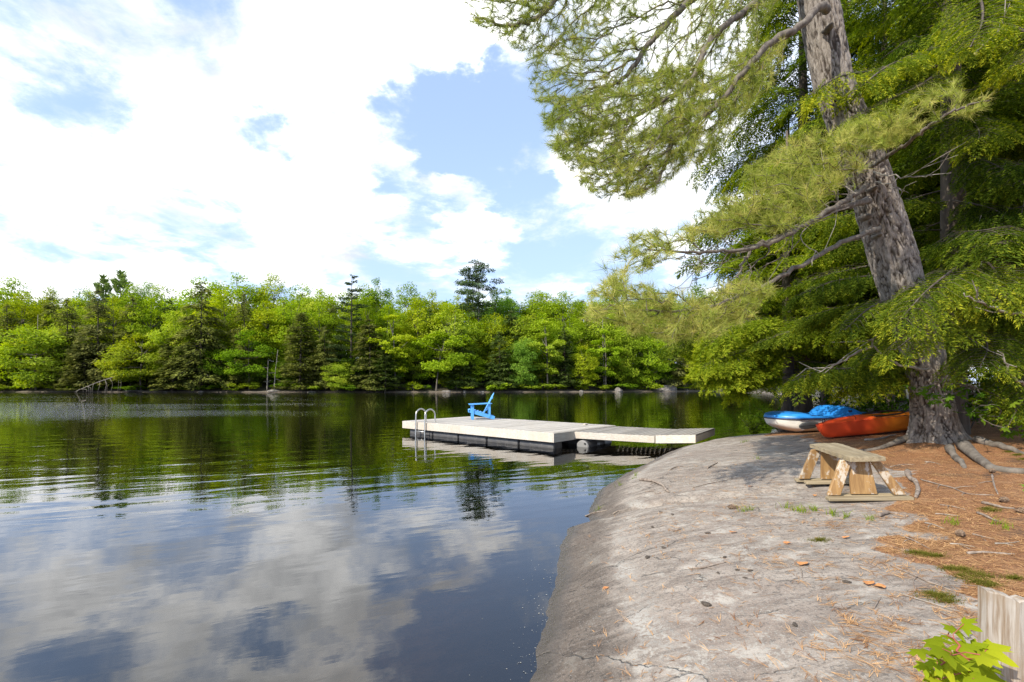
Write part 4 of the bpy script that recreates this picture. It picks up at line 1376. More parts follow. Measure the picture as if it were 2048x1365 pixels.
# D right: a short shoot crossing in front of the trunk
pine_bough([(1742, 335, 6.85), (1768, 316, 6.4), (1820, 282, 5.9), (1866, 246, 5.6), (1925, 215, 5.45), (1975, 200, 5.4)],
           [([(1690, 250), (1760, 225), (1830, 185), (1900, 150), (1940, 190), (1860, 250), (1790, 290), (1700, 310)], 0.9), ([(1900, 215), (1975, 190), (1985, 215), (1920, 235)], 0.1)],
           120, lambda x, y: lerp(x, [1690, 1975], [6.1, 5.4]), 0.16, 0.03, 0.60, 4, 0.3, 0.0, 1.1)
# E: the lowest pale bough
pine_bough([(1760, 455, 6.85), (1700, 480, 6.4), (1600, 530, 5.9), (1500, 585, 5.6), (1400, 618, 5.4), (1300, 622, 5.25), (1220, 612, 5.15)],
           [([(1160, 625), (1185, 580), (1230, 545), (1300, 575), (1400, 592), (1470, 560), (1545, 575), (1500, 635), (1420, 672), (1360, 690), (1250, 655), (1172, 645)], 1.0)],
           430, lambda x, y: lerp(x, [1160, 1550], [5.0, 5.7]), 0.27, 0.035, 0.72, 2, 0.45, 0.05, 1.25)
# dead, needle-less fan of twigs under D
pine_bough([(1738, 400, 6.8), (1655, 425, 6.2), (1565, 470, 5.8), (1503, 501, 5.6), (1473, 555, 5.5)],
           [([(1270, 540), (1400, 490), (1500, 470), (1600, 470), (1560, 560), (1450, 575), (1330, 590)], 1.0)],
           130, lambda x, y: lerp(x, [1270, 1600], [5.4, 5.9]), 0.2, 0.045, 0.6, 2, 0.5, 0.92)


def dead_branch(pts, r0, parent, o, side=4, m='twig_pale'):
    c = spline([P(*p) for p in pts], 16)
    c += rng.normal(0, 0.012, c.shape)
    V, F = tube(c - o, np.linspace(r0, r0 * 0.25, 16), 6)
    b = link('dead_branch', poly_mesh('dead_branch', V, F, True), M[m], parent)
    A, B = [], []
    for k in range(side):
        s = c[rng.integers(4, 15)]
        d = unit(c[-1] - c[0]) * 0.4 + rng.normal(0, 0.5, 3)
        mm = s + d * rng.uniform(.12, .3)
        A += [s, mm]
        B += [mm, mm + d * 0.25 + rng.normal(0, .08, 3)]
    if A:
        V, F = prisms(np.array(A) - o, np.array(B) - o, r0 * 0.4, r0 * 0.2, 4)
        tag(link('dead_twigs', np_mesh('dead_twigs', V, F), M[m], b), kind='stuff')


for pts in ([(1745, 345, 6.75), (1790, 352, 6.4), (1835, 355, 6.2), (1868, 350, 6.1)], [(1748, 365, 6.75), (1775, 370, 6.4), (1810, 385, 6.2)], [(1725, 380, 6.8), (1680, 370, 6.3), (1640, 365, 6.0)],
            [(1735, 395, 6.8), (1660, 430, 6.1), (1600, 470, 5.8), (1640, 510, 5.7)]):
    dead_branch(pts, 0.012, pine, PO)


# ------------------------------------------------------------------ hemlocks and cedar on the near bank
def spray_protos(kind='hemlock'):
    res = []
    for s in range(5):
        V, F, T = [], [], []

        def leaflet(b, d, ln, wd, t):
            d = d / np.linalg.norm(d)
            nrm = np.array([0, 0, 1.0]) + rng.normal(0, 0.35, 3)
            sd = np.cross(nrm, d)
            sd = sd / np.linalg.norm(sd) * wd
            k = len(V)
            V.extend([b - sd, b + sd * 1.0, b + d * ln])
            F.append((k, k + 1, k + 2))
            T.extend([t - 0.12, t - 0.12, t + 0.12])
        n = 9
        for i in range(n):
            u = (i + 0.6) / n
            b = np.array([u, 0.02 * math.sin(u * 5 + s), -0.30 * u * u])
            side = 1 if i % 2 else -1
            L = 0.46 * (1 - 0.62 * u) * rng.uniform(0.8, 1.15)
            ang = R(52 if kind == 'hemlock' else 38) + rng.normal(0, 0.12)
            d = np.array([math.cos(ang), side * math.sin(ang), -0.22 if kind == 'hemlock' else rng.normal(0, 0.35)])
            for j in range(4):
                q = (j + 0.4) / 4
                p = b + d * L * q + np.array([0, 0, -0.10 * q * q])
                s2 = 1 if j % 2 else -1
                dd = d + s2 * 0.75 * np.array([-d[1], d[0], 0])
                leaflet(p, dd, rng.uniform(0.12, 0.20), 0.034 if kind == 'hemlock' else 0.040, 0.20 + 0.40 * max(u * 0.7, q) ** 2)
            leaflet(b + d * L * 0.8, d, 0.18, 0.034, 0.62)
        leaflet(np.array([0.95, 0, -0.27]), np.array([1, 0, -0.4]), 0.18, 0.025, 0.7)
        res.append((np.array(V), np.array(F), np.array(T) - 0.4))
    return res


SPRAYS = {'hemlock': spray_protos(), 'cedar': spray_protos('cedar')}


def bough_data(path, halfw, nspray, size, kind, droop=0.35, tint=0.4, first=0.15):
    """positions of the sprays and of the wood of one bough; path is a limb in world space"""
    n = len(path)
    L = np.concatenate([[0], np.cumsum(np.linalg.norm(np.diff(path, axis=0), axis=1))])
    tot = L[-1]
    tan = unit(np.gradient(path, axis=0))
    side = unit(np.cross(tan, np.array([0, 0, 1.0])))
    A, B, ra, rb = [path[:-1]], [path[1:]], [np.linspace(1, 0.2, n - 1) * (0.006 + 0.0045 * tot)], [np.linspace(1, 0.2, n)[1:] * (0.006 + 0.0045 * tot)]
    pos, dr, tt = [], [], []
    step = max(0.16, tot / 26)
    secs = []
    sgn = 1
    s = tot * first
    while s < tot:
        u = s / tot
        w = halfw * (math.sin(min(1, (u - first) / 0.45 + 0.25) * math.pi / 2) * (1 - 0.75 * max(0, u - 0.45) / 0.55)) * rng.uniform(0.65, 1.15)
        secs.append((u, w, sgn))
        sgn = -sgn
        s += step * rng.uniform(0.6, 1.3) * 0.6
    totw = sum(x[1] for x in secs) + 1e-6
    for u, w, sg in secs:
        k = u * (n - 1)
        i = int(k)
        b = path[i] + (path[min(i + 1, n - 1)] - path[i]) * (k - i)
        t, sd = tan[i], side[i]
        dirn = t * 0.62 + sd * sg * 0.8
        e = b + dirn * w + np.array([0, 0, -droop * w * w * 0.6 - droop * 0.12])
        m = b + dirn * w * 0.5 + np.array([0, 0, 0.02])
        A.append(np.array([b, m]))
        B.append(np.array([m, e]))
        ra.append([0.0032, 0.0024])
        rb.append([0.0024, 0.001])
        c = max(2, int(round(nspray * w / totw)))
        for j in range(c):
            q = (j + rng.uniform(0.2, 1.0)) / c
            p = (1 - q) ** 2 * b + 2 * q * (1 - q) * m + q * q * e
            s2 = 1 if j % 2 else -1
            dloc = unit((e - b)) + s2 * (0.65 if j < c - 1 else 0.1) * unit(np.cross(e - b, [0, 0, 1.0])) + np.array([0, 0, -droop * (0.25 + 0.7 * q)])
            pos.append(p + rng.normal(0, 0.02, 3))
            dr.append(dloc + rng.normal(0, 0.14, 3))
            tt.append(tint + 0.20 * (q * u) + rng.normal(0, 0.09))
    pos.append(path[-1])
    dr.append(tan[-1] + [0, 0, -droop])
    tt.append(tint + 0.2)
    pos, dr, tt = np.array(pos), unit(np.array(dr)), np.array(tt)
    return (np.vstack(A), np.vstack(B), np.concatenate(ra), np.concatenate(rb)), (pos, dr, tt, np.full(len(pos), size) * rng.uniform(0.75, 1.25, len(pos)))


def spray_mesh(name, kind, pos, dr, tt, sz, o):
    n = len(pos)
    up = unit(np.array([0, 0, 1.0]) + rng.normal(0, 0.28, (n, 3)))
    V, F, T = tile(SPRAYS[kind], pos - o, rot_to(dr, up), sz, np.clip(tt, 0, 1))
    return np_mesh(name, V, F, {'tint': T})


def auto_path(base, az, L, rise, droop, n=12):
    f = np.linspace(0, 1, n)
    d = np.array([math.cos(az), math.sin(az), 0])
    sd = np.array([-d[1], d[0], 0])
    bend = rng.normal(0, 0.12)
    p = base + d * (L * f)[:, None] + sd * (bend * L * f * f)[:, None]
    p[:, 2] += rise * L * f - droop * L * f * f
    return p + rng.normal(0, 0.012, p.shape) * f[:, None]


def near_conifer(name, label, x, y, H, trunk_r, auto, explicit=(), kind='hemlock', size=0.36, lean=(0, 0), tint=(1, 1, 1), bark='bark_dark'):
    zg = hz(x, y)
    t = empty(name, (x, y, zg))
    tag(t, label, 'tree')
    o = np.array(t.location)
    f = np.linspace(0, 1, 14)
    tr = np.array([x, y, zg - 0.25]) + np.stack([lean[0] * f, lean[1] * f, (H + 0.25) * f], -1) + np.stack([0.05 * np.sin(f * 9), 0.05 * np.cos(f * 7), 0 * f], -1)
    V, F = tube(tr - o, trunk_r * (1 - 0.85 * f) * np.where(f < 0.04, 1.3, 1), 14)
    link('trunk', poly_mesh(name + '_trunk', V, F, True), M[bark], t)
    for path, halfw, ns, sz, dp, tn in explicit:
        wood, spr = bough_data(path, halfw, int(ns * 1.6), sz * 1.18, kind, dp, tn)
        V, F = prisms(wood[0] - o, wood[1] - o, wood[2], wood[3], 5)
        b = link('bough', np_mesh('bough', V, F), M['bark_dark'], t)
        fo = link('foliage', spray_mesh('bough_foliage', kind, *spr, o), M[kind], b)
        fo.color = (*tint, 1)
        tag(fo, kind='stuff')
    W, S = [], []
    for (nb, z0, z1, Lm, ns, rise, droop, dp, tn, hw) in auto:
        for k in range(nb):
            u = (k + rng.uniform(0, 1)) / nb
            z = z0 + (z1 - z0) * u
            L = Lm * (1 - 0.78 * max(0, (z / H)) ** 1.1) * rng.uniform(0.7, 1.1) + 0.2
            b = np.array([np.interp(z + zg, tr[:, 2], tr[:, 0]), np.interp(z + zg, tr[:, 2], tr[:, 1]), z + zg])
            p = auto_path(b, k * 2.399 + rng.normal(0, 0.35), L, rise + rng.normal(0, 0.08), droop)
            w_, s_ = bough_data(p, L * hw, max(12, int(ns * L / Lm)), size, kind, dp, tn + rng.normal(0, 0.06))
            W.append(w_)
            S.append(s_)
    if W:
        A, B = np.vstack([w[0] for w in W]), np.vstack([w[1] for w in W])
        V, F = prisms(A - o, B - o, np.concatenate([w[2] for w in W]), np.concatenate([w[3] for w in W]), 4)
        tag(link('limbs', np_mesh(name + '_limbs', V, F), M['bark_dark'], t), kind='stuff')
        pos, dr = np.vstack([s[0] for s in S]), np.vstack([s[1] for s in S])
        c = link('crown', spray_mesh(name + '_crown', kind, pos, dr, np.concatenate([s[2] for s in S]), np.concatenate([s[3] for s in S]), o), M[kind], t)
        c.color = (*tint, 1)
        tag(c, kind='stuff')
    return t


def pp(*pts):
    return spline([P(*p) for p in pts], 14)


EXPL = [
    (pp((1905, 520, 9.3), (1915, 532, 8.0), (1895, 548, 7.0), (1850, 585, 6.4), (1800, 640, 6.1)), 0.85, 190, 0.20, 0.42, 0.46),
    (pp((1920, 500, 9.3), (1975, 525, 7.8), (1995, 560, 6.8), (1985, 605, 6.2)), 0.75, 150, 0.20, 0.45, 0.52),
    (pp((1905, 690, 9.3), (1820, 690, 8.5), (1710, 735, 8.0), (1650, 738, 7.8), (1585, 762, 7.7)), 0.62, 190, 0.24, 0.42, 0.50),
    (pp((1900, 735, 9.3), (1840, 745, 8.3), (1770, 752, 7.8), (1690, 772, 7.6)), 0.45, 130, 0.22, 0.42, 0.55),
    (pp((1905, 660, 9.3), (1840, 655, 8.4), (1780, 690, 7.9), (1740, 720, 7.7)), 0.7, 130, 0.22, 0.42, 0.42),
    (pp((1900, 620, 9.4), (1790, 600, 9.7), (1680, 615, 10.0), (1600, 640, 10.2)), 0.75, 190, 0.24, 0.40, 0.36),
    (pp((1900, 560, 9.4), (1790, 550, 9.0), (1680, 560, 8.9), (1600, 590, 8.9)), 0.9, 170, 0.24, 0.40, 0.30),
    (pp((1910, 650, 9.3), (1960, 665, 7.9), (1975, 695, 7.0), (1960, 735, 6.4)), 0.7, 140, 0.20, 0.42, 0.36),
    (pp((1910, 690, 9.3), (2010, 720, 7.7), (2070, 760, 6.8), (2060, 810, 6.5)), 0.7, 130, 0.20, 0.42, 0.40),
    (pp((1905, 560, 9.3), (2000, 600, 8.2), (2080, 640, 7.4)), 0.8, 150, 0.22, 0.4, 0.34),
    (pp((1900, 60, 9.3), (1850, 105, 8.0), (1780, 130, 7.0), (1720, 175, 6.5)), 0.7, 140, 0.22, 0.35, 0.50),
    (pp((1905, 120, 9.3), (1850, 165, 8.0), (1780, 200, 6.9), (1690, 245, 6.3)), 0.65, 140, 0.20, 0.35, 0.52),
    (pp((1900, 130, 9.3), (1800, 140, 8.0), (1690, 150, 6.7), (1620, 190, 6.2)), 0.30, 60, 0.20, 0.5, 0.62),
    (pp((1905, -60, 9.3), (1955, -10, 7.8), (1965, 40, 6.8), (1940, 95, 6.2)), 0.75, 160, 0.20, 0.35, 0.52),
    (pp((1905, 40, 9.3), (2020, 50, 7.5), (2070, 90, 6.6), (2040, 130, 6.2)), 0.65, 130, 0.20, 0.35, 0.55),
    (pp((1905, 215, 9.3), (1940, 238, 8.2), (1958, 262, 7.5), (1955, 285, 7.2)), 0.55, 100, 0.20, 0.35, 0.45),
    (pp((1905, 300, 9.3), (1990, 330, 8.2), (2050, 370, 7.5)), 0.7, 120, 0.22, 0.38, 0.32),
    (pp((1925, 610, 9.3), (1900, 620, 7.6), (1850, 655, 6.6), (1790, 700, 6.3)), 0.55, 110, 0.20, 0.42, 0.44),
    (pp((1900, 600, 9.3), (1830, 590, 8.0), (1750, 610, 7.1), (1690, 660, 6.8)), 0.6, 120, 0.21, 0.42, 0.40),
    (pp((1905, 400, 9.3), (1990, 420, 8.2), (2050, 470, 7.4)), 0.7, 120, 0.22, 0.38, 0.32),
]
hem = near_conifer('hemlock_tree', 'tall hemlock behind the huge pine, its boughs hanging across the trunk', 8.6, 9.5, 15.0, 0.26,
                   [(62, 2.4, 12.5, 3.6, 95, 0.10, 0.22, 0.40, 0.30, 0.27)], EXPL)
HO = np.array(hem.location)
for pts in ([(2060, 632, 6.4), (2000, 622, 6.1), (1950, 602, 5.95), (1925, 590, 5.9)], [(2060, 780, 6.6), (2020, 745, 6.4), (2000, 700, 6.3)], [(1855, 742, 7.2), (1790, 725, 7.2), (1745, 690, 7.3), (1752, 670, 7.3)], [(1742, 690, 7.3), (1690, 720, 7.3), (1640, 745, 7.4)],
            [(1905, 520, 9.2), (1920, 500, 8.6), (1950, 475, 8.2), (1965, 450, 8)], [(1995, 580, 8), (1992, 530, 8), (1998, 480, 8.1)], [(1960, 540, 8), (2000, 480, 8), (2048, 452, 7.8)], [(1945, 110, 7), (1985, 75, 6.8), (2010, 50, 6.7)]):
    dead_branch(pts, 0.022, hem, HO, 3)

hem2 = near_conifer('hemlock_tree', 'dark hemlock standing behind the pedal boat, left of the huge pine trunk', 10.9, 14.2, 14.5, 0.22,
                    [(70, 2.4, 13.0, 4.0, 95, 0.08, 0.22, 0.38, 0.34, 0.27)], (), 'hemlock', 0.46)
for k, (x, y, s, rz, lab) in enumerate(((13.5, 12.8, 1.05, 1.0, 'dark shaded hemlock deep in the woods right of the huge pine'), (11.6, 9.6, 0.95, 2.2, 'shaded hemlock at the right picture edge behind the maple bush'),
                                        (15.5, 17.5, 1.15, 4.1, 'hemlock farther back, glimpsed right of the huge pine trunk'), (13.2, 20.5, 1.0, 5.2, 'hemlock farther back, glimpsed left of the huge pine trunk'),
                                        (17.0, 13.5, 1.2, 0.3, 'rearmost dark hemlock towards the right picture edge'),
                                        (17.5, 24.0, 1.15, 2.9, 'hemlock behind the cedar and pedal boat, farther along the near bank'), (21.5, 27.0, 1.25, 3.7, 'hemlock deep in the woods straight behind the kayak'),
                                        (21.0, 20.5, 1.3, 5.9, 'tall hemlock deep in the woods, right of the pine trunk foot'), (25.5, 24.0, 1.35, 1.7, 'hemlock deepest in the dark woods right of the pine'),
                                        (9.7, 16.2, 1.25, 3.3, 'big dark hemlock seen between the upper pine boughs and the pine trunk'), (14.4, 15.6, 1.1, 2.4, 'shaded hemlock filling the gap right of the pine trunk'),
                                        (9.9, 17.3, 0.8, 0.9, 'smaller hemlock at the water behind the cedar trunk'))):
    c = copy_tree(hem2)
    c.location = (x, y, hz(x, y))
    c.scale = (s, s, s)
    c.rotation_euler = (0, 0, rz)
    c['label'] = lab

CED = [
    (pp((1580, 640, 13.4), (1510, 640, 12.6), (1450, 660, 12.2), (1420, 690, 12.0)), 0.75, 130, 0.30, 0.30, 0.55),
    (pp((1580, 690, 13.4), (1500, 700, 12.5), (1440, 720, 12.0), (1405, 735, 11.9)), 0.75, 130, 0.30, 0.30, 0.58),
    (pp((1578, 730, 13.4), (1510, 735, 12.4), (1460, 745, 12.0), (1430, 760, 11.9)), 0.55, 130, 0.30, 0.30, 0.56),
    (pp((1578, 750, 13.4), (1530, 760, 12.5), (1495, 765, 12.6), (1468, 780, 12.5)), 0.40, 110, 0.28, 0.32, 0.56),
    (pp((1578, 700, 13.4), (1565, 690, 12.9), (1530, 715, 12.6), (1505, 730, 12.5)), 0.6, 110, 0.28, 0.3, 0.55),
    (pp((1578, 650, 13.4), (1575, 640, 12.8), (1550, 655, 12.4), (1520, 670, 12.3)), 0.7, 120, 0.28, 0.3, 0.52),
]
near_conifer('cedar_tree', 'yellow green cedar with slim dark trunk behind the pedal boat bow', 7.65, 13.5, 8.4, 0.18,
             [(56, 1.7, 7.6, 2.3, 80, 0.15, 0.24, 0.30, 0.50, 0.33)], CED, 'cedar', 0.36)


# ------------------------------------------------------------------ broad leaves: maple bush, sapling, shrubs
def maple_leaf_mesh(name, seed):
    r = np.random.default_rng(seed)
    ang = [(-150, .30), (-118, .62), (-95, .38), (-62, .88), (-50, .66), (-36, .78), (-24, .46), (-8, .86), (0, 1.05), (8, .86), (24, .46), (36, .78), (50, .66), (62, .88), (95, .38), (118, .62), (150, .30)]
    pts = []
    for a, d in ang:
        a = R(a + r.normal(0, 3))
        d *= r.uniform(0.92, 1.06)
        pts.append((math.cos(a) * d, math.sin(a) * d, 0))
    V = [(0, 0, 0), (-0.12, 0, 0)] + pts
    V = np.array(V)
    V[:, 2] = -0.30 * np.abs(V[:, 1]) ** 1.5 - 0.22 * np.maximum(V[:, 0], 0) ** 2 + 0.05 * np.sin(V[:, 1] * 6)
    F = [(0, 2 + k, 3 + k) for k in range(len(pts) - 1)] + [(0, 1, 2), (0, 2 + len(pts) - 1, 1)]
    m = np_mesh(name, V, F, {'tint': np.clip(0.5 + r.normal(0, 0.1) + 0.1 * V[:, 0], 0, 1)}, True)
    m.materials.append(M['maple'])
    return m


LEAF = [maple_leaf_mesh('maple_leaf', s) for s in range(4)]


def add_leaf(parent, pos, d, nrm, size, tint=(1, 1, 1), mesh=None):
    o = bpy.data.objects.new('leaf', mesh or random.choice(LEAF))
    col.objects.link(o)
    o.parent = parent
    m = rot_to(np.array([d], float), np.array([nrm], float))[0]
    mt = Matrix(((*m[0], pos[0]), (*m[1], pos[1]), (*m[2], pos[2]), (0, 0, 0, 1)))
    o.matrix_local = mt @ Matrix.Diagonal((size, size, size, 1))
    o.color = (*tint, 1)
    return o


def maple_bush(label, region, nleaf, size, base, depth, tint=(0.7, 0.85, 0.7), seed=1, cat='bush'):
    r = np.random.default_rng(seed)
    b = np.array(base)
    t = empty('maple_bush', b)
    tag(t, label, cat)
    q = np.array(region, float)
    T = []
    while len(T) < nleaf:
        x, y = r.uniform(q[:, 0].min(), q[:, 0].max()), r.uniform(q[:, 1].min(), q[:, 1].max())
        if inpoly(np.array([x]), np.array([y]), q)[0]:
            p = P(x, y, depth + r.normal(0, 0.35))
            if p[2] > hz(p[0], p[1]) + 0.08:
                T.append(p)
    T = np.array(T)
    stem = spline([b, b + [0.05, -0.1, 0.35], (b + T.mean(0)) / 2 + [0, 0, 0.4], T.mean(0) + [0, 0, 0.2]], 14)
    N, Pp, w, tips, n0 = grow(stem, T, 0.4, 0.12)
    ids = np.arange(1, len(N))
    V, F = prisms(N[Pp[ids]] - b, N[ids] - b, 0.0035 * np.maximum(w[Pp[ids]], 1) ** .35, 0.0035 * np.maximum(w[ids], 1) ** .35, 4)
    link('stems', np_mesh('bush_stems', V, F), M['twig'], t)
    for k in tips:
        d = N[k] - N[Pp[k]]
        d = d / np.linalg.norm(d) + r.normal(0, .5, 3) + [0, -0.2, -0.25]
        k2 = r.uniform(0.75, 1.2)
        add_leaf(t, N[k] - b, d, np.array([-0.35, -0.35, 0.9]) + r.normal(0, .3, 3), size * r.uniform(.75, 1.2), tuple(c * k2 for c in tint))
    return t


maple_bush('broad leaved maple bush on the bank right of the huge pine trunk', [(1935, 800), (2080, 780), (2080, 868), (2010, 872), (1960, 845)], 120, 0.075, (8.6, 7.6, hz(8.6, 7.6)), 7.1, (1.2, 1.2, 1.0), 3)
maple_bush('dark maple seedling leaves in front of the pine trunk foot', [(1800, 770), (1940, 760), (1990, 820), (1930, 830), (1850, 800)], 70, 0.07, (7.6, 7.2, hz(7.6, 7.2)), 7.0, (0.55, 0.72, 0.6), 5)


def sapling():
    r = np.random.default_rng(17)
    b = G(1990, 1420)
    t = empty('maple_sapling', b)
    tag(t, 'bright lime maple sapling in front of the weathered post', 'sapling')
    L = [(1790, 1205, .05), (1905, 1255, .062), (1928, 1248, .05), (1868, 1278, .066), (1840, 1300, .06), (1885, 1298, .072), (1920, 1292, .07), (1890, 1325, .075), (1935, 1318, .07), (1955, 1330, .085), (1975, 1298, .08), (1960, 1310, .06),
         (1905, 1345, .08), (1945, 1358, .085), (1915, 1372, .07), (1985, 1362, .07), (1873, 1322, .055), (1965, 1385, .08), (1930, 1395, .08), (1900, 1400, .08)]
    L = L[1:]
    L += [(1850, 1330, .05), (1868, 1350, .055), (1895, 1272, .05), (1915, 1330, .05), (1880, 1360, .06), (1945, 1290, .05), (1930, 1345, .06), (1900, 1312, .045), (1960, 1350, .06)]
    T = np.array([P(x, y, 1.88 + r.normal(0, .06)) for x, y, s in L])
    stem = spline([b, b + [0.0, 0.0, 0.12], P(1960, 1360, 1.9)], 8)
    N, Pp, w, tips, n0 = grow(stem, T, 0.3, 0.05)
    ids = np.arange(1, len(N))
    V, F = prisms(N[Pp[ids]] - b, N[ids] - b, 0.0016 * np.maximum(w[Pp[ids]], 1) ** .4, 0.0016 * np.maximum(w[ids], 1) ** .4, 5)
    link('stem', np_mesh('sapling_stem', V, F), simple_mat('red_stem', (0.30, 0.08, 0.05), 0.6), t)
    c = T.mean(0)
    for k, (p, l) in enumerate(zip(T, L)):
        d = np.array([p[0] - c[0], -0.35, (p[2] - c[2]) - 0.10]) + r.normal(0, .05, 3)
        kk = r.uniform(0.9, 1.35)
        add_leaf(t, p - b, d, np.array([-0.25, -0.55, 0.8]) + r.normal(0, .25, 3), l[2] * 1.12, (kk * 1.55, kk * 1.22, kk * 0.6))


sapling()
# one pale leaf reaching into the frame at the right edge
t = empty('maple_sprig', P(2075, 985, 3.0))
tag(t, 'pale maple sprig reaching in from the right picture edge', 'sprig')
V, F = tube(np.array([(0.35, 0.1, -0.1), (0.15, 0.03, 0.0), (0, 0, 0)]), [0.004, 0.003, 0.002], 6)
link('stem', poly_mesh('sprig_stem', V, F, True), M['twig'], t)
for dx, dz, s in ((-0.02, 0.03, 0.075), (0.05, 0.0, 0.07), (0.02, -0.03, 0.06)):
    add_leaf(t, (dx, 0, dz), (-1, -0.2, -0.1), (-0.1, -0.5, 0.8), s, (1.2, 1.2, 2.0))


def leafy_shrub(label, px, py, Y, w, h, n, tint, seed, name='shrub'):
    r = np.random.default_rng(seed)
    x = (px - 1024) / FPX * Y
    b = np.array([x, Y, hz(x, Y)])
    t = empty(name, b)
    tag(t, label, 'shrub')
    A, B, pos, dr = [], [], [], []
    for k in range(12):
        a = r.uniform(0, 6.28)
        e = np.array([math.cos(a) * w * r.uniform(.2, 1), math.sin(a) * w * 0.8 * r.uniform(.2, 1), h * r.uniform(.5, 1)])
        m = e * [0.35, 0.35, 0.6]
        A += [np.zeros(3), m]
        B += [m, e]
        for j in range(n // 12):
            q = r.uniform(0.2, 1)
            p = 2 * q * (1 - q) * m + q * q * e + r.normal(0, .04, 3)
            pos.append(p)
            dr.append(e + r.normal(0, .5, 3))
    V, F = prisms(A, B, 0.007, 0.003, 4)
    link('stems', np_mesh('shrub_stems', V, F), M['twig'], t)
    pos, dr = np.array(pos), unit(np.array(dr))
    n = len(pos)
    V = np.array([(0, 0, 0), (0.45, 0.3, 0.03), (1, 0, -0.1), (0.45, -0.3, 0.03)])
    pr = [(V, np.array([(0, 1, 2), (0, 2, 3)]), np.zeros(4))]
    V, F, T = tile(pr, pos, rot_to(dr, unit(np.array([-0.2, -0.2, 1.0]) + r.normal(0, .5, (n, 3)))), r.uniform(.06, .11, n), np.clip(r.normal(.5, .18, n), 0, 1))
    c = link('foliage', np_mesh('shrub_foliage', V, F, {'tint': T}), M['maple'], t)
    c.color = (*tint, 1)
    tag(c, kind='stuff')


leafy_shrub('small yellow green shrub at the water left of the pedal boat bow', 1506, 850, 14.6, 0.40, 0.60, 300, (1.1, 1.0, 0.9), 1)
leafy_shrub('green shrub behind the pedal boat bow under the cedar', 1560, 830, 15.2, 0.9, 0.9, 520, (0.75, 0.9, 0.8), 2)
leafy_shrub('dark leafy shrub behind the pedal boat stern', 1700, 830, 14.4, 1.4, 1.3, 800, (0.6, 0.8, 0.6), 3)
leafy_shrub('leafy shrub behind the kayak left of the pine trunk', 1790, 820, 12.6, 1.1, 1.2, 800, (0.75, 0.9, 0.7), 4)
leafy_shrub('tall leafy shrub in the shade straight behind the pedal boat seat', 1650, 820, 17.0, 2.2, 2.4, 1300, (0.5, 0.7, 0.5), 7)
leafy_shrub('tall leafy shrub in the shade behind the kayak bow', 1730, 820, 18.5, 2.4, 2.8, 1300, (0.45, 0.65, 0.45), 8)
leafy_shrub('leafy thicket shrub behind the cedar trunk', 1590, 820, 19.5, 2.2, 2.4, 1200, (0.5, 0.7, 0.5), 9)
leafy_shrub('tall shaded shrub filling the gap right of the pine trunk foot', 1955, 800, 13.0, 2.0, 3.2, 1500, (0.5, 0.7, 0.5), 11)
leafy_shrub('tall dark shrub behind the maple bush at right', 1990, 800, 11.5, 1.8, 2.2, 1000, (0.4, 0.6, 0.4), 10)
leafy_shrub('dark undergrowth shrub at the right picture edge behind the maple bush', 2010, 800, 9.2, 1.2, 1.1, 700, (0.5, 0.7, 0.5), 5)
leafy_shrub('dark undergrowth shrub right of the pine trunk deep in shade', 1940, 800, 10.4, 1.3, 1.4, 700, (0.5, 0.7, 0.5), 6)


# ------------------------------------------------------------------ the floating dock
def local(root, *pts):
    return [np.array(p, float) for p in pts]


def part(name, mesh, m, parent, loc=(0, 0, 0), rot=(0, 0, 0), smooth=False):
    o = link(name, mesh, m, parent, smooth)
    o.location = loc
    o.rotation_euler = rot
    return o


DW, DL, DZ = 3.27, 6.67, 0.45
dock = empty('floating_dock', (1.12, 13.1, 0), math.atan2(0.752, 0.659))
tag(dock, 'weathered pale wooden floating dock carrying the blue chair', 'dock')
nb = 46
bw = DL / nb
bmesh_ = [box_mesh('deck_board', DW - 0.004, bw - 0.018, 0.036, 0.004) for _ in range(3)]
for k in range(nb):
    part('deck_board', bmesh_[k % 3], M['deck'], dock, (DW / 2 + random.uniform(-.004, .004), bw * (k + 0.5), DZ - 0.018 + random.uniform(-.002, .002)), (0, random.uniform(-.001, .001), 0))
fz, fh = DZ - 0.04 - 0.125, 0.25
for s, (x, w) in enumerate(((-0.021, 0.04), (DW + 0.021, 0.04))):
    part('fascia_board', hexa('fascia', [(-w / 2, 0, -fh / 2), (w / 2, 0, -fh / 2), (w / 2, DL * .55, -fh / 2), (-w / 2, DL * .55, -fh / 2), (-w / 2, 0, fh / 2), (w / 2, 0, fh / 2), (w / 2, DL * .55, fh / 2), (-w / 2, DL * .55, fh / 2)]), M['fascia_y'] if 'fascia_y' in M else M['fascia'], dock, (x, 0.0, fz + 0.03))
    part('fascia_board', hexa('fascia', [(-w / 2, DL * .55 + .004, -fh / 2), (w / 2, DL * .55 + .004, -fh / 2), (w / 2, DL, -fh / 2), (-w / 2, DL, -fh / 2), (-w / 2, DL * .55 + .004, fh / 2), (w / 2, DL * .55 + .004, fh / 2), (w / 2, DL, fh / 2), (-w / 2, DL, fh / 2)]), M['fascia'], dock, (x, 0.0, fz + 0.03))
for y in (-0.021, DL + 0.021):
    part('end_board', box_mesh('end_board', DW + 0.08, 0.04, fh, 0.004), M['fascia'], dock, (DW / 2, y, fz + 0.03))
for x in (0.35, 1.1, 1.9, 2.7):
    part('joist', box_mesh('joist', 0.045, DL - 0.06, 0.18, 0), M['bark_dark'], dock, (x, DL / 2, 0.315))


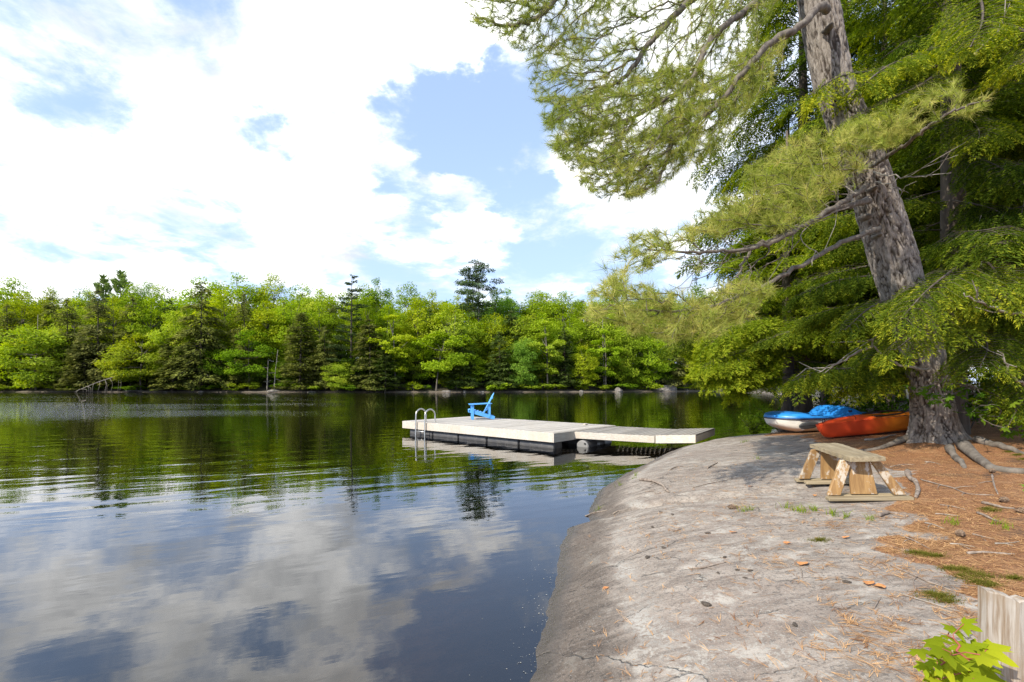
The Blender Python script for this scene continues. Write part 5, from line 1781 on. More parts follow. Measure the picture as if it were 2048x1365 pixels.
def drum_mesh(name, L, r):
    prof = [(0, r * .75), (0.02, r * .97), (0.05, r), (L * .30, r), (L * .32, r * 1.05), (L * .35, r * 1.05), (L * .37, r), (L * .63, r), (L * .65, r * 1.05), (L * .68, r * 1.05), (L * .70, r), (L - .05, r), (L - .02, r * .97), (L, r * .75)]
    V, F = tube(np.array([(0, p[0], 0) for p in prof]) + np.array([[0, 1e-5 * k, 0] for k in range(len(prof))]), [p[1] for p in prof], 20)
    return poly_mesh(name, V, F, True)


drum = drum_mesh('float_drum', 1.24, 0.215)
for x in (0.30, DW - 0.32, 1.6):
    for k in range(5):
        part('float_drum', drum, M['float'], dock, (x, 0.06 + 1.29 * k, 0.055), (0, random.uniform(-.05, .05), 0))
part('mooring_plate', box_mesh('mooring_plate', 0.16, 0.10, 0.05, 0.012), M['fascia'], dock, (2.75, 0.75, DZ + 0.026))

# ladder: two bent tubes and their rungs
ladder = empty('swim_ladder', (0, 0, 0))
ladder.matrix_world = Matrix.Translation(dock.location) @ Matrix.Rotation(math.atan2(0.752, 0.659), 4, 'Z')
tag(ladder, 'bent steel swim ladder hooked over the dock edge beside the chair', 'ladder')
for y in (5.36, 5.86):
    pts = [(-0.10, y, -0.75), (-0.10, y, 0.3), (-0.09, y, 0.62)]
    pts += [(0.13 - 0.22 * math.cos(a), y, 0.68 + 0.22 * math.sin(a)) for a in np.linspace(0.15, math.pi, 12)]
    pts += [(0.35, y, 0.55), (0.35, y, DZ + 0.002)]
    V, F = tube(spline(pts, 44), 0.024, 12)
    r_ = part('rail', poly_mesh('ladder_rail', V, F, True), M['steel'], ladder)
    V, F = tube([(0.35, y, DZ + 0.001), (0.35, y, DZ + 0.012)], 0.055, 14)
    link('flange', poly_mesh('flange', V, F), M['steel'], r_)
for z in (0.14, -0.12, -0.38, -0.64):
    V, F = tube([(-0.10, 5.36, z), (-0.10, 5.86, z)], 0.02, 10)
    part('rung', poly_mesh('ladder_rung', V, F, True), M['steel'], ladder)


# gangway from the dock to the rock, in two hinged sections
def gangway_section(name, label, a, b, wv, za, zb, nboards, fasc=0.23, end_board=False):
    a, b, wv = np.array(a), np.array(b), np.array(wv)
    o = np.array([a[0], a[1], 0])
    t = empty(name, o)
    tag(t, label, 'gangway', 'gangway sections between dock and rock')
    q = lambda s, w, z: np.array([*(a + (b - a) * s + wv * w), za + (zb - za) * s + z]) - o
    for k in range(nboards):
        s0, s1 = k / nboards + 0.005 * 16 / nboards, (k + 1) / nboards - 0.003 * 16 / nboards
        j = random.uniform(-.003, .003)
        part('deck_board', hexa('gangway_board', [q(s0, -.004 + j, -.036), q(s1, -.004 + j, -.036), q(s1, 1 + j, -.036), q(s0, 1 + j, -.036), q(s0, -.004 + j, 0), q(s1, -.004 + j, 0), q(s1, 1 + j, 0), q(s0, 1 + j, 0)], 0.004), M['gang_deck'], t)
    for w0, w1 in ((-0.018, 0.0), (1.0, 1.018)):
        part('side_board', hexa('side_board', [q(0.003, w0, -fasc - .02), q(.997, w0, -fasc - .02), q(.997, w1, -fasc - .02), q(0.003, w1, -fasc - .02), q(0.003, w0, -.012), q(.997, w0, -.012), q(.997, w1, -.012), q(0.003, w1, -.012)], 0.004), M['fascia'], t)
    for s0, s1 in ((0.004, 0.03), (0.965, 0.994)):
        part('end_board', hexa('gang_end', [q(s0, .003, -fasc - .015), q(s1, .003, -fasc - .015), q(s1, .997, -fasc - .015), q(s0, .997, -fasc - .015), q(s0, .003, -.04), q(s1, .003, -.04), q(s1, .997, -.04), q(s0, .997, -.04)], 0.0), M['fascia'], t)
    return t


gangway_section('gangway', 'longer gangway section resting on the barrel float next to the dock', (1.62, 13.88), (3.84, 13.0), (1.25, 1.88), 0.425, 0.385, 17, 0.175)
gangway_section('gangway', 'short shoreward gangway section with its end on the rock', (3.86, 13.02), (4.79, 12.62), (1.27, 1.88), 0.40, 0.455, 7, 0.20)
barrel = empty('barrel_float', (1.98, 13.66, -0.005), math.atan2(1.88, 1.25) - math.pi / 2)
tag(barrel, 'round grey barrel float half sunk beneath the gangway', 'barrel')
part('shell', drum_mesh('barrel_shell', 1.7, 0.20), M['float'], barrel)
V, F = tube([(0, -0.012, 0), (0, 0.004, 0), (0, 0.02, 0)], [0.165, 0.185, 0.19], 28)
part('end_cap', poly_mesh('barrel_cap', V, F), M['barrel_cap'], barrel)
V, F = tube([(0.09, -0.03, 0.10), (0.09, -0.008, 0.10)], 0.028, 12)
part('bung', poly_mesh('barrel_bung', V, F), M['black'], barrel)


# ------------------------------------------------------------------ blue garden chair
def garden_chair():
    t = empty('garden_chair', (-1.20, 18.35, DZ + 0.002), math.pi + 0.12)
    tag(t, 'bright blue slatted wooden lounge chair on the floating dock', 'chair')
    m = M['chair']

    def board(name, p0, p1, wid, th, wdir=(0, 1, 0), parent=t):
        p0, p1 = np.array(p0, float), np.array(p1, float)
        d = unit(p1 - p0)
        w = unit(np.array(wdir, float) - d * (np.array(wdir, float) @ d))
        n = np.cross(d, w)
        a, b = w * wid / 2, n * th / 2
        return part(name, hexa(name, [p0 - a - b, p0 + a - b, p0 + a + b, p0 - a + b, p1 - a - b, p1 + a - b, p1 + a + b, p1 - a + b], 0.005), m, parent)
    for s in (-1, 1):
        y = 0.30 * s
        board('front_leg', (0.30, y * 1.08, 0), (0.30, y * 1.08, 0.545), 0.10, 0.028, (1, 0, 0))
        board('rear_leg', (0.40, y, 0.32), (-0.52, y, 0.055), 0.13, 0.028, (0.3, 0, 1))
        board('arm_post', (-0.33, y * 1.06, 0.10), (-0.33, y * 1.06, 0.60), 0.08, 0.028, (1, 0, 0))
        board('arm', (0.44, y * 1.12, 0.56), (-0.42, y * 1.12, 0.60), 0.14, 0.024)
    for k in range(6):
        f = k / 5
        board('seat_slat', (0.42 - 0.52 * f, -0.29, 0.40 - 0.155 * f - (0.03 if k == 0 else 0)), (0.42 - 0.52 * f, 0.29, 0.40 - 0.155 * f - (0.03 if k == 0 else 0)), 0.085, 0.022, (1, 0, -0.3))
    for k in range(7):
        y = (k - 3) * 0.078
        top = 1.0 - 0.075 * ((k - 3) / 3.0) ** 2 * 1.6
        board('back_slat', (-0.12, y * 0.85, 0.22), (-0.12 - 0.40 * (top - .22) / .78, y * 1.05, top), 0.070, 0.02)
    for z, x in ((0.36, -0.215), (0.60, -0.335), (0.80, -0.44)):
        board('back_rail', (x, -0.29, z), (x, 0.29, z), 0.07, 0.022, (-0.45, 0, 0.9))
    board('front_apron', (0.445, -0.30, 0.315), (0.445, 0.30, 0.315), 0.10, 0.022, (0, 0, 1))


garden_chair()


# ------------------------------------------------------------------ wooden bench on the rock
def bench():
    a = G(1733, 1004)
    ang = -R(13.5)
    fw, rt = np.array([math.sin(-ang), math.cos(ang)]), np.array([math.cos(ang), math.sin(ang)])
    za = hz(*a[:2])
    zb = hz(a[0] + fw[0] * 1.0, a[1] + fw[1] * 1.0)
    zr = hz(a[0] + rt[0] * .3, a[1] + rt[1] * .3)
    zl = hz(a[0] - rt[0] * .3, a[1] - rt[1] * .3)
    t = empty('bench', (a[0], a[1], za + 0.012))
    t.rotation_euler = (math.atan2(zb - za, 1.0), -math.atan2(zr - zl, 0.6) * 0.6, ang)
    tag(t, 'low homemade wooden bench with splayed yellow legs on the rock', 'bench')

    def quad(name, b0, b1, t0, t1, y, th, m, zb_, zt_, lean=0.0, lab=None):
        """board with its broad face across: bottom x range, top x range"""
        o = part(name, hexa(name, [(b0, y - th / 2, zb_), (b1, y - th / 2, zb_), (b1, y + th / 2, zb_), (b0, y + th / 2, zb_), (t0, y - th / 2 + lean, zt_), (t1, y - th / 2 + lean, zt_), (t1, y + th / 2 + lean, zt_), (t0, y + th / 2 + lean, zt_)], 0.006), m, t)
        if lab:
            o['label'] = lab
    H = 0.405
    for y, s in ((0.03, 1), (0.90, -1)):
        quad('leg_panel', -0.115, 0.125, -0.105, 0.085, y + 0.035 * s, 0.036, M['bench_leg'], 0.045, H, 0.035 * s)
        quad('side_leg', -0.345, -0.225, -0.195, -0.085, y, 0.046, M['bench_leg_worn'], 0.045, H - 0.002, 0.035 * s, 'pale worn slanting leg')
        quad('side_leg', 0.255, 0.365, 0.075, 0.155, y, 0.046, M['bench_leg_worn'], 0.045, H - 0.004, 0.035 * s)
        part('foot_board', box_mesh('foot_board', 0.76, 0.10, 0.036, 0.008), M['bench_foot'], t, (0.015, y - 0.045 * s, 0.020), (0, 0, 0.02 * s))
        part('foot_board', box_mesh('foot_board', 0.66, 0.10, 0.04, 0.008), M['bench_foot'], t, (0.03, y + 0.075 * s, 0.018), (0, 0, -0.02 * s))
    # seat plank with a ragged, weathered outline
    bm = bmesh.new()
    nx, ny = 6, 26
    grid = {}
    for i in range(nx + 1):
        for j in range(ny + 1):
            x = (i / nx - 0.5) * 0.315
            y = -0.09 + 1.14 * j / ny
            e = 0.006 * math.sin(j * 1.7) + random.uniform(-.003, .003)
            if i in (0, nx):
                x += e
            if j in (0, ny):
                y += random.uniform(-.004, .004) + (0.012 if i in (0, nx) else 0) * (1 if j == 0 else -1)
            z = 0.05 - (0.010 if i in (0, nx) or j in (0, ny) else 0) + 0.003 * math.sin(i * 2.1 + j * .35)
            grid[i, j] = (bm.verts.new((x, y, z)), bm.verts.new((x, y, 0.0)))
    for i in range(nx):
        for j in range(ny):
            bm.faces.new([grid[i, j][0], grid[i + 1, j][0], grid[i + 1, j + 1][0], grid[i, j + 1][0]])
            bm.faces.new([grid[i, j + 1][1], grid[i + 1, j + 1][1], grid[i + 1, j][1], grid[i, j][1]])
    for i in range(nx):
        for j in (0, ny):
            bm.faces.new([grid[i, j][1], grid[i + 1, j][1], grid[i + 1, j][0], grid[i, j][0]])
    for j in range(ny):
        for i in (0, nx):
            bm.faces.new([grid[i, j][0], grid[i, j + 1][0], grid[i, j + 1][1], grid[i, j][1]])
    bmesh.ops.recalc_face_normals(bm, faces=bm.faces)
    me = bpy.data.meshes.new('bench_seat')
    bm.to_mesh(me)
    bm.free()
    part('seat', me, M['bench_seat'], t, (0.0, 0, H + 0.001))


bench()


# ------------------------------------------------------------------ pedal boat, kayak, paddle
def loft(name, rings, mat_, parent, smooth=True, cap=True):
    n = len(rings[0])
    V = np.vstack(rings)
    F = []
    for k in range(len(rings) - 1):
        for j in range(n - 1):
            F.append((k * n + j, k * n + j + 1, (k + 1) * n + j + 1, (k + 1) * n + j))
    if cap:
        F.append(tuple(range(n - 1, -1, -1)))
        F.append(tuple(range((len(rings) - 1) * n, len(rings) * n)))
    m = bpy.data.meshes.new(name)
    m.from_pydata([tuple(map(float, v)) for v in V], [], F)
    m.polygons.foreach_set('use_smooth', np.ones(len(m.polygons), dtype=bool))
    m.update()
    return link(name.split('__')[0], m, mat_, parent)


def pedal_boat():
    x0, y0 = 6.52, 12.35
    t = empty('pedal_boat', (x0, y0, 0))
    z = max(hz(x0 + 0.4, y0), hz(x0 + 1.3, y0 + .1)) + 0.005
    t.location.z = z
    t.rotation_euler = (0, -R(1.2), R(4))
    tag(t, 'white hulled pedal boat with blue top pulled up on the bank', 'pedal boat')
    L = 2.75
    xs = np.concatenate([np.linspace(0, 0.35, 9)[:-1], np.linspace(0.35, L - 0.15, 34), [L - 0.06, L]])
    hw = lambda x: 0.62 * min(1, (max(x, 0.0) / 0.42)) ** 0.45 * (1 - 0.12 * max(0, (x - 2.0) / 0.75)) + 0.015
    rings = []
    for x in xs:
        w = hw(x)
        zb = 0.20 * max(0, 1 - x / 0.50) ** 1.8 + 0.10 * max(0, (x - 2.2) / 0.55) ** 2
        xi = x + 0.0
        r = []
        for s in np.linspace(-1, 1, 15):
            a = s * math.pi / 2
            yy = math.copysign(abs(math.sin(a)) ** 0.55, s) * w * 0.97
            zz = zb + (0.325 - zb) * (1 - abs(math.cos(a)) ** 0.5)
            r.append((xi + 0.10 * (1 - (zz / .33)) * (1 if x < .5 else 0), yy, zz))
        rings.append(np.array(r))
    loft('hull', rings, M['white_hull'], t)
    rings = []
    for x in xs:
        w = hw(x)
        rings.append(np.array([(x, s * w * q, zq) for s, q, zq in ((-1, .97, .322), (-1, 1.03, .326), (-1, 1.03, .352), (-1, .99, .356), (1, .99, .356), (1, 1.03, .352), (1, 1.03, .326), (1, .97, .322))]))
    loft('rub_rail', rings, M['navy'], t, False)
    rings = []
    for x in xs:
        w = hw(x)
        bow = 0.10 * math.sin(math.pi * min(1, max(0, (x - .02) / 1.1)) ** 0.75) if x < 0.80 else 0
        bow *= 1 if x < 0.70 else (0.80 - x) / 0.10
        seat = 0
        for cx, l, r_, h in ((1.72, 0.22, 0.60, 0.225),):
            if x < cx:
                seat = h * max(0, 1 - ((cx - x) / l)) ** 0.7 if x > cx - l else 0
            else:
                seat = h * (0.5 + 0.5 * math.cos(math.pi * min(1, (x - cx) / r_))) ** 1.2
        lift = 0.02 * max(0, (x - 2.0))
        r = [(x, -w * 0.985, 0.357), (x, -w * 1.0, 0.372), (x, -w * 0.97, 0.394)]
        for s in np.linspace(-0.90, 0.90, 17):
            well = -0.10 if (0.80 < x < 1.50 and abs(s) < 0.72) else 0
            hb = bow * (1 - abs(s) ** 3.0 * 0.55)
            hs = seat * (1 - 0.35 * abs(s) ** 4) * (0.72 if abs(s) < 0.10 else 1)
            r.append((x, s * w, 0.400 + well + hb + hs + lift))
        r += [(x, w * 0.97, 0.394), (x, w * 1.0, 0.372), (x, w * 0.985, 0.357)]
        rings.append(np.array(r))
    loft('top_deck', rings, M['blue_deck'], t)
    V, F = tube([(1.15, -0.3, 0.33), (1.15, 0.3, 0.33)], 0.02, 8)
    part('pedal_shaft', poly_mesh('pedal_shaft', V, F, True), M['black'], t)
    part('vent_plate', box_mesh('vent_plate', 0.10, 0.012, 0.05, 0.004), M['navy'], t, (1.73, -0.600, 0.50))


def kayak():
    x0, y0 = 6.28, 9.95
    t = empty('kayak', (x0, y0, 0))
    d = (0.965, 0.262)
    zb = hz(x0 + .3, y0 + .1)
    z2 = hz(x0 + 2.6 * d[0], y0 + 2.6 * d[1])
    t.location.z = zb + 0.01
    t.rotation_euler = (0, -math.atan2(max(z2 - zb, 0.06) + 0.06, 2.6), math.atan2(d[1], d[0]))
    tag(t, 'red kayak, sun patch painted orange amidships, stern behind the huge pine trunk', 'kayak')
    L = 3.35
    xs = np.concatenate([np.linspace(0, .3, 8)[:-1], np.linspace(.3, L - .3, 36), np.linspace(L - .3, L, 8)[1:]])
    rings, top = [], []
    for x in xs:
        u = x / L
        w = 0.375 * (math.sin(math.pi * (0.02 + 0.96 * u))) ** 0.75
        sheer = 0.285 + 0.06 * math.sin(math.pi * min(1, u * 1.15)) + 0.03 * max(0, (u - .6) / .4) ** 2
        keel = 0.16 * max(0, 1 - x / 0.20) ** 1.5 + 0.16 * max(0, 1 - (L - x) / 0.3) ** 2
        rake = -0.0
        r = []
        for s in np.linspace(-1, 1, 19):
            a = abs(s)
            yy = math.copysign(a ** 0.55, s) * w
            zz = keel + (sheer - keel) * a ** 2.6
            r.append((x + 0.10 * (1 - zz / sheer) * max(0, 1 - x / .35), yy, zz))
        rings.append(np.array(r))
        crown = 0.045 * math.sin(math.pi * u) + 0.02
        rr = []
        for s in np.linspace(-1, 1, 13):
            inside = (1.25 < x < 2.25) and abs(s) < 0.72
            rr.append((x, s * w * 1.012, sheer - 0.004 + crown * (1 - s * s) - (0.16 if inside else 0)))
        top.append(np.array(rr))
    loft('hull', rings, M['kayak'], t)
    loft('top_deck', top, M['kayak'], t, cap=False)
    th = np.linspace(0, 2 * math.pi, 40)
    ring = np.array([(1.75 + 0.52 * math.cos(a), 0.27 * math.sin(a), 0.385 + 0.02 * math.cos(a)) for a in th])
    V, F = tube(ring, 0.018, 8, caps=False)
    part('cockpit_rim', poly_mesh('cockpit_rim', V, F, True), M['black'], t)
    V, F = tube(spline([(0.12, -0.02, 0.30), (0.10, -0.03, 0.36), (0.16, 0.0, 0.385), (0.22, 0.02, 0.36), (0.20, 0.02, 0.31)], 16), 0.008, 6)
    part('carry_handle', poly_mesh('carry_handle', V, F, True), M['black'], t)
    V, F = tube(spline([(0.75, -0.22, 0.345), (0.95, 0.0, 0.395), (0.75, 0.2, 0.345)], 12), 0.006, 5)
    part('deck_cord', poly_mesh('deck_cord', V, F, True), M['black'], t)
    V, F = tube(spline([(0.9, -0.285, 0.335), (1.6, -0.36, 0.352), (2.4, -0.345, 0.352), (3.0, -0.22, 0.34)], 16), 0.007, 5)
    part('side_cord', poly_mesh('side_cord', V, F, True), M['black'], t)


def paddle():
    a, b = P(1600, 853, 11.35), P(1790, 833, 11.15)
    t = empty('paddle', a)
    tag(t, 'grey kayak paddle propped between the pedal boat and red kayak', 'paddle')
    V, F = tube(np.array([a, b]) - a + np.array([0, 0, 0]), 0.016, 8)
    part('shaft', poly_mesh('paddle_shaft', V, F, True), M['black'], t)
    d = unit(b - a)
    up = np.array([0, -0.3, 1.0])
    up = unit(up - d * (up @ d))
    n = np.cross(d, up)
    pr = [(0.0, .03), (0.06, .075), (0.18, .095), (0.32, .085), (0.42, .05), (0.46, .02)]
    rings = [np.array([d * (-0.02 + x) + up * w * s + n * (0.010 * c) for s, c in ((-1, 0), (-.5, 1), (0, 1.3), (.5, 1), (1, 0), (.5, -1), (0, -1.3), (-.5, -1), (-1, 0))]) for x, w in pr]
    loft('blade', rings, simple_mat('paddle_grey', (0.10, 0.105, 0.11), 0.45), t)


pedal_boat()
kayak()
paddle()


# ------------------------------------------------------------------ weathered post in the near corner
def post():
    Y = 2.02
    a = P(1974, 1182, Y)
    zb = hz(a[0] + .15, Y) - 0.15
    t = empty('wooden_post', (a[0], Y, zb))
    tag(t, 'broad weathered grey wooden post at the near right corner', 'post')
    H = a[2] - zb
    bm = bmesh.new()
    n = 14
    W, T = 0.34, 0.06
    fr, bk = [], []
    for j in range(n + 1):
        x = W * j / n
        top = H - 0.085 * (x / W) + random.uniform(-.004, .004) - (0.012 if j in (5, 9) else 0)
        c = 0.006 * math.sin(j * 1.3)
        fr.append([bm.verts.new((x, c * .3 - 0.004 * (j in (5, 9)), z)) for z in (0, H * .4, H * .75, top - 0.006)] + [bm.verts.new((x, 0.006, top))])
        bk.append([bm.verts.new((x + 0.012, T, z)) for z in (0, H * .4, H * .75, top - 0.008)] + [bm.verts.new((x + .010, T - .006, top))])
    for s in (fr, bk):
        for j in range(n):
            for k in range(4):
                bm.faces.new([s[j][k], s[j + 1][k], s[j + 1][k + 1], s[j][k + 1]])
    for j in range(n):
        bm.faces.new([fr[j][4], fr[j + 1][4], bk[j + 1][4], bk[j][4]])
        bm.faces.new([fr[j][0], bk[j][0], bk[j + 1][0], fr[j + 1][0]])
    for j in (0, n):
        for k in range(4):
            bm.faces.new([fr[j][k], fr[j][k + 1], bk[j][k + 1], bk[j][k]])
    bmesh.ops.recalc_face_normals(bm, faces=bm.faces)
    me = bpy.data.meshes.new('wooden_post')
    bm.to_mesh(me)
    bm.free()
    part('board', me, M['post'], t, (0, 0, 0), (0, 0, R(-5)))


post()


# ------------------------------------------------------------------ litter, grass, moss, sticks, cones, leaves
def ground_normals(x, y):
    e = 0.03
    h0 = height(x, y)
    return unit(np.stack([-(height(x + e, y) - h0) / e, -(height(x, y + e) - h0) / e, np.ones_like(x)], -1))


def needle_litter():
    n = 120000
    y = 1.5 + 9.5 * rng.uniform(0, 1, n) ** 1.9
    x = rng.uniform(-0.1, 1, n) * (y * 1.1 + 0.4)
    lm = litter_mask(x, y)
    d = sdist(x, y, SHORE)
    clump = np.clip(fbm2(x, y, 1.6, 3, 51) * 1.3 + fbm2(x, y, 7.0, 2, 53) * 0.9, 0, 1)
    pr = np.where(lm > 0.5, 0.30 + 0.65 * np.clip(clump * 1.6, 0, 1), 0.03 + 0.36 * clump ** 1.6 * (0.55 + 0.6 * np.clip((d - 1.2) / 1.5, 0, 1)) + 0.10 * lm) * np.clip((d - 0.12) * 1.6, 0, 1)
    ok = rng.uniform(0, 1, n) < pr
    x, y = x[ok], y[ok]
    n = len(x)
    h = height(x, y) + rng.uniform(0.002, 0.010, n)
    nr = ground_normals(x, y)
    protos = []
    for s in range(6):
        V, F, T = [], [], []
        for k in range(3):
            a = rng.normal(0, 0.13)
            b = rng.normal(0, 0.35)
            L = rng.uniform(0.07, 0.125)
            w = 0.00085
            p0 = np.array([0, 0, 0])
            p1 = p0 + np.array([math.cos(a), math.sin(a), 0.03]) * L * .5
            p2 = p1 + np.array([math.cos(a + b), math.sin(a + b), -0.02]) * L * .5
            o = len(V)
            sd = np.array([-math.sin(a), math.cos(a), 0]) * w
            V += [p0 - sd, p0 + sd, p1 - sd, p1 + sd, p2]
            F += [(o, o + 1, o + 3), (o, o + 3, o + 2), (o + 2, o + 3, o + 4)]
            T += [rng.normal(0, .15)] * 5
        protos.append((np.array(V), np.array(F), np.array(T)))
    dirs = np.stack([np.cos(q := rng.normal(0.1, 1.0, n)), np.sin(q), 0 * q], -1)
    V, F, T = tile(protos, np.stack([x, y, h], -1), rot_to(dirs, nr), rng.uniform(0.8, 1.3, n), np.clip(rng.normal(.5, .25, n), 0, 1))
    o = link('needle_litter', np_mesh('needle_litter', V, F, {'tint': np.clip(T, 0, 1)}), M['litter'])
    tag(o, 'orange pine needles strewn over rock and soil', 'pine needles', kind='stuff')


needle_litter()


def blades(name, label, cat, spots, per, rad, hgt, wid, m, spread=0.6):
    V, F, T = [], [], []
    for px, py in spots:
        c = G(px, py)
        for k in range(per):
            a = rng.uniform(0, 6.28)
            r_ = rad * abs(rng.normal(0, 0.62))
            b = np.array([c[0] + r_ * math.cos(a) * 1.6, c[1] + r_ * math.sin(a), 0])
            b[2] = hz(b[0], b[1]) - 0.003
            H = hgt * rng.uniform(.5, 1.2)
            l = rng.normal(0, spread, 2) * H
            s = np.array([rng.normal(), rng.normal(), 0])
            s = s / (np.linalg.norm(s) + 1e-6) * wid
            o = len(V)
            mid = b + [l[0] * .35, l[1] * .35, H * .6]
            V += [b - s, b + s, mid - s * .7, mid + s * .7, b + [l[0], l[1], H]]
            F += [(o, o + 1, o + 3), (o, o + 3, o + 2), (o + 2, o + 3, o + 4)]
            T += [0.35, 0.35, 0.55, 0.55, 0.7 + rng.normal(0, .2)]
    o = link(name, np_mesh(name, V, F, {'tint': np.clip(T, 0, 1)}), m)
    tag(o, label, cat, kind='stuff')


blades('grass', 'short bright grass tufts along the crack in the rock', 'grass',
       [(1488, 1024), (1502, 1022), (1572, 1018), (1585, 1022), (1598, 1024), (1606, 1026), (1625, 1022), (1633, 1024), (1664, 1030), (1670, 1034), (1692, 1036), (1740, 1040), (1900, 1048), (1912, 1052), (1990, 1050), (2010, 1060), (1268, 958), (1272, 952), (1240, 972), (1485, 886), (1492, 884), (1518, 920), (1195, 1022)],
       16, 0.035, 0.075, 0.0028, M['grass'])
blades('moss', 'dark olive moss cushions on the soil beside the post', 'moss',
       [(1830, 1108), (1850, 1110), (1870, 1115), (1900, 1140), (1925, 1142), (1945, 1148), (1965, 1155), (1930, 1155), (1955, 1165), (1980, 1172), (1862, 1190), (1880, 1196), (1895, 1204), (2030, 1158), (1975, 1020), (1985, 1024), (2020, 905), (2035, 912), (2048, 920), (1640, 1082)],
       420, 0.045, 0.022, 0.0016, M['moss'], 0.9)


def flecks():
    """pollen and bubbles drifting along the waterline"""
    n = 420
    y = rng.uniform(2.2, 6.0, n)
    x = np.interp(y, SHORE[:, 1], SHORE[:, 0]) - np.abs(rng.normal(0, 0.16, n)) ** 1.2 * 1.3 + 0.03
    ok = rng.uniform(0, 1, n) < np.clip(0.35 + fbm2(x, y, 3.0, 3, 61) * 1.6, 0.05, 1)
    x, y = x[ok], y[ok]
    ok = height(x, y) < -0.002
    x, y = x[ok], y[ok]
    n = len(x)
    a = np.arange(6) * math.pi / 3
    V = np.stack([np.cos(a), np.sin(a), 0 * a], -1)
    F = np.array([(0, 1, 2), (0, 2, 3), (0, 3, 4), (0, 4, 5)])
    V, F, T = tile([(V, F, np.zeros(6))], np.stack([x, y, np.full(n, 0.003)], -1), np.tile(np.eye(3), (n, 1, 1)), rng.uniform(0.0012, 0.0042, n) * rng.uniform(.5, 1.3, n), rng.uniform(0, 1, n))
    tag(link('foam_flecks', np_mesh('foam_flecks', V, F, {'tint': T}), M['fleck']), 'tiny pale flecks floating along the near waterline', 'flecks', kind='stuff')


flecks()


def stick(label, pts, r, m='stick', name='stick', twigs=0, lift=None):
    q = np.array([G(*p) for p in pts])
    c = spline(q, max(8, 6 * len(pts)))
    c[:, 2] = np.maximum(height(c[:, 0], c[:, 1]) + r * 0.8, c[:, 2] + r * 0.3)
    c[:, 2] += 0.3 * r * np.sin(np.linspace(0, 5, len(c)))
    o = c.mean(0)
    V, F = tube(c - o, np.linspace(r, r * 0.55, len(c)) * (1 + 0.12 * np.sin(np.linspace(0, 17, len(c)))), 8)
    A = [V]
    FF = list(F)
    for k in range(twigs):
        i = int(len(c) * (0.35 + 0.5 * k / max(1, twigs)))
        d = unit(c[-1] - c[0])
        s = np.array([-d[1], d[0], 0.25]) * (1 if k % 2 else -1)
        V2, F2 = tube(np.array([c[i] - o, c[i] - o + (d * .6 + s) * 0.06 + [0, 0, .01], c[i] - o + (d * 1.4 + s * 1.6) * 0.08 + [0, 0, .012]]), [r * .5, r * .4, r * .2], 5)
        off = sum(len(a) for a in A)
        A.append(V2)
        FF += [tuple(i_ + off for i_ in f) for f in F2]
    ob = link(name, poly_mesh(name, np.vstack(A), FF, True), M[m])
    ob.location = o
    tag(ob, label, name.replace('_', ' '))


stick('crooked pale stick lying on the rock below the gangway end', [(1280, 962), (1305, 966), (1322, 972), (1332, 982), (1338, 987)], 0.022, twigs=1)
stick('thin curved twig beside the crooked pale stick', [(1290, 985), (1305, 984), (1312, 990), (1322, 987)], 0.008)
stick('short dark twig on the bare rock nearest the gangway', [(1340, 941), (1352, 936), (1366, 934)], 0.010)
stick('dark broken twig on the rock midway between gangway and bench', [(1415, 938), (1425, 932), (1435, 926)], 0.012, twigs=1)
stick('long thin twig tangled in needles left of the bench', [(1385, 978), (1400, 973), (1420, 968), (1450, 962), (1490, 955)], 0.006, twigs=2)
stick('thick curved grey stick lying right of the bench', [(1815, 947), (1817, 958), (1830, 968), (1836, 982), (1832, 998)], 0.030, twigs=0)
stick('long forked thin branch crossing the needles right of the bench', [(1842, 961), (1870, 970), (1905, 978), (1940, 990), (1988, 992)], 0.009, twigs=3)
stick('upright leaning short twig near the right edge', [(1984, 952), (1988, 972), (1996, 990)], 0.010, twigs=1)
stick('short pale stick on the needles at right below the cones', [(1955, 1029), (1975, 1037), (1998, 1046)], 0.012)
stick('dark rough bark stick on needles in front of the bench', [(1755, 1036), (1775, 1030), (1795, 1030)], 0.018)
stick('white bleached stick lying in front of the kayak', [(1730, 882), (1755, 881), (1778, 874), (1792, 871)], 0.022, 'twig_pale')
stick('small grey stick by the bench seat far end', [(1718, 905), (1730, 903), (1742, 901)], 0.020)
stick('long straight twig over the rock edge above the moss', [(1782, 1133), (1820, 1150), (1860, 1168), (1905, 1185), (1920, 1192)], 0.006, twigs=2)
stick('thin pale straw across the rock left of the post', [(1805, 1190), (1850, 1205), (1900, 1222), (1940, 1228)], 0.0045, 'twig_pale')
stick('pale twig on needles beside the grass right of crack', [(1800, 1073), (1830, 1085), (1860, 1100)], 0.007, twigs=1)
stick('grey twig crossing the needles at far right above the post', [(1935, 1110), (1975, 1108), (2030, 1112)], 0.010)
stick('short thick stick at the right edge among cones', [(1965, 1008), (2000, 1018), (2030, 1020)], 0.013)
stick('lichen covered twig in the middle of the rock', [(1385, 1138), (1405, 1139), (1425, 1134), (1440, 1130), (1452, 1127)], 0.008, twigs=1)
stick('short black twig on rock left of the orange leaf', [(1345, 1064), (1354, 1062), (1362, 1060)], 0.009)
stick('forked twig tip in the notch at the waterline', [(1170, 1034), (1185, 1028), (1200, 1026), (1214, 1022)], 0.009, twigs=1)
stick('small dark twig lying above the waterline notch', [(1226, 1031), (1236, 1027), (1241, 1026)], 0.009)
stick('tan curved twig on rock by the lower picture edge', [(1590, 1130), (1602, 1142), (1605, 1160)], 0.004)
stick('thin twig beside the brown oak leaf near the moss', [(1748, 1220), (1755, 1208), (1762, 1196)], 0.005)
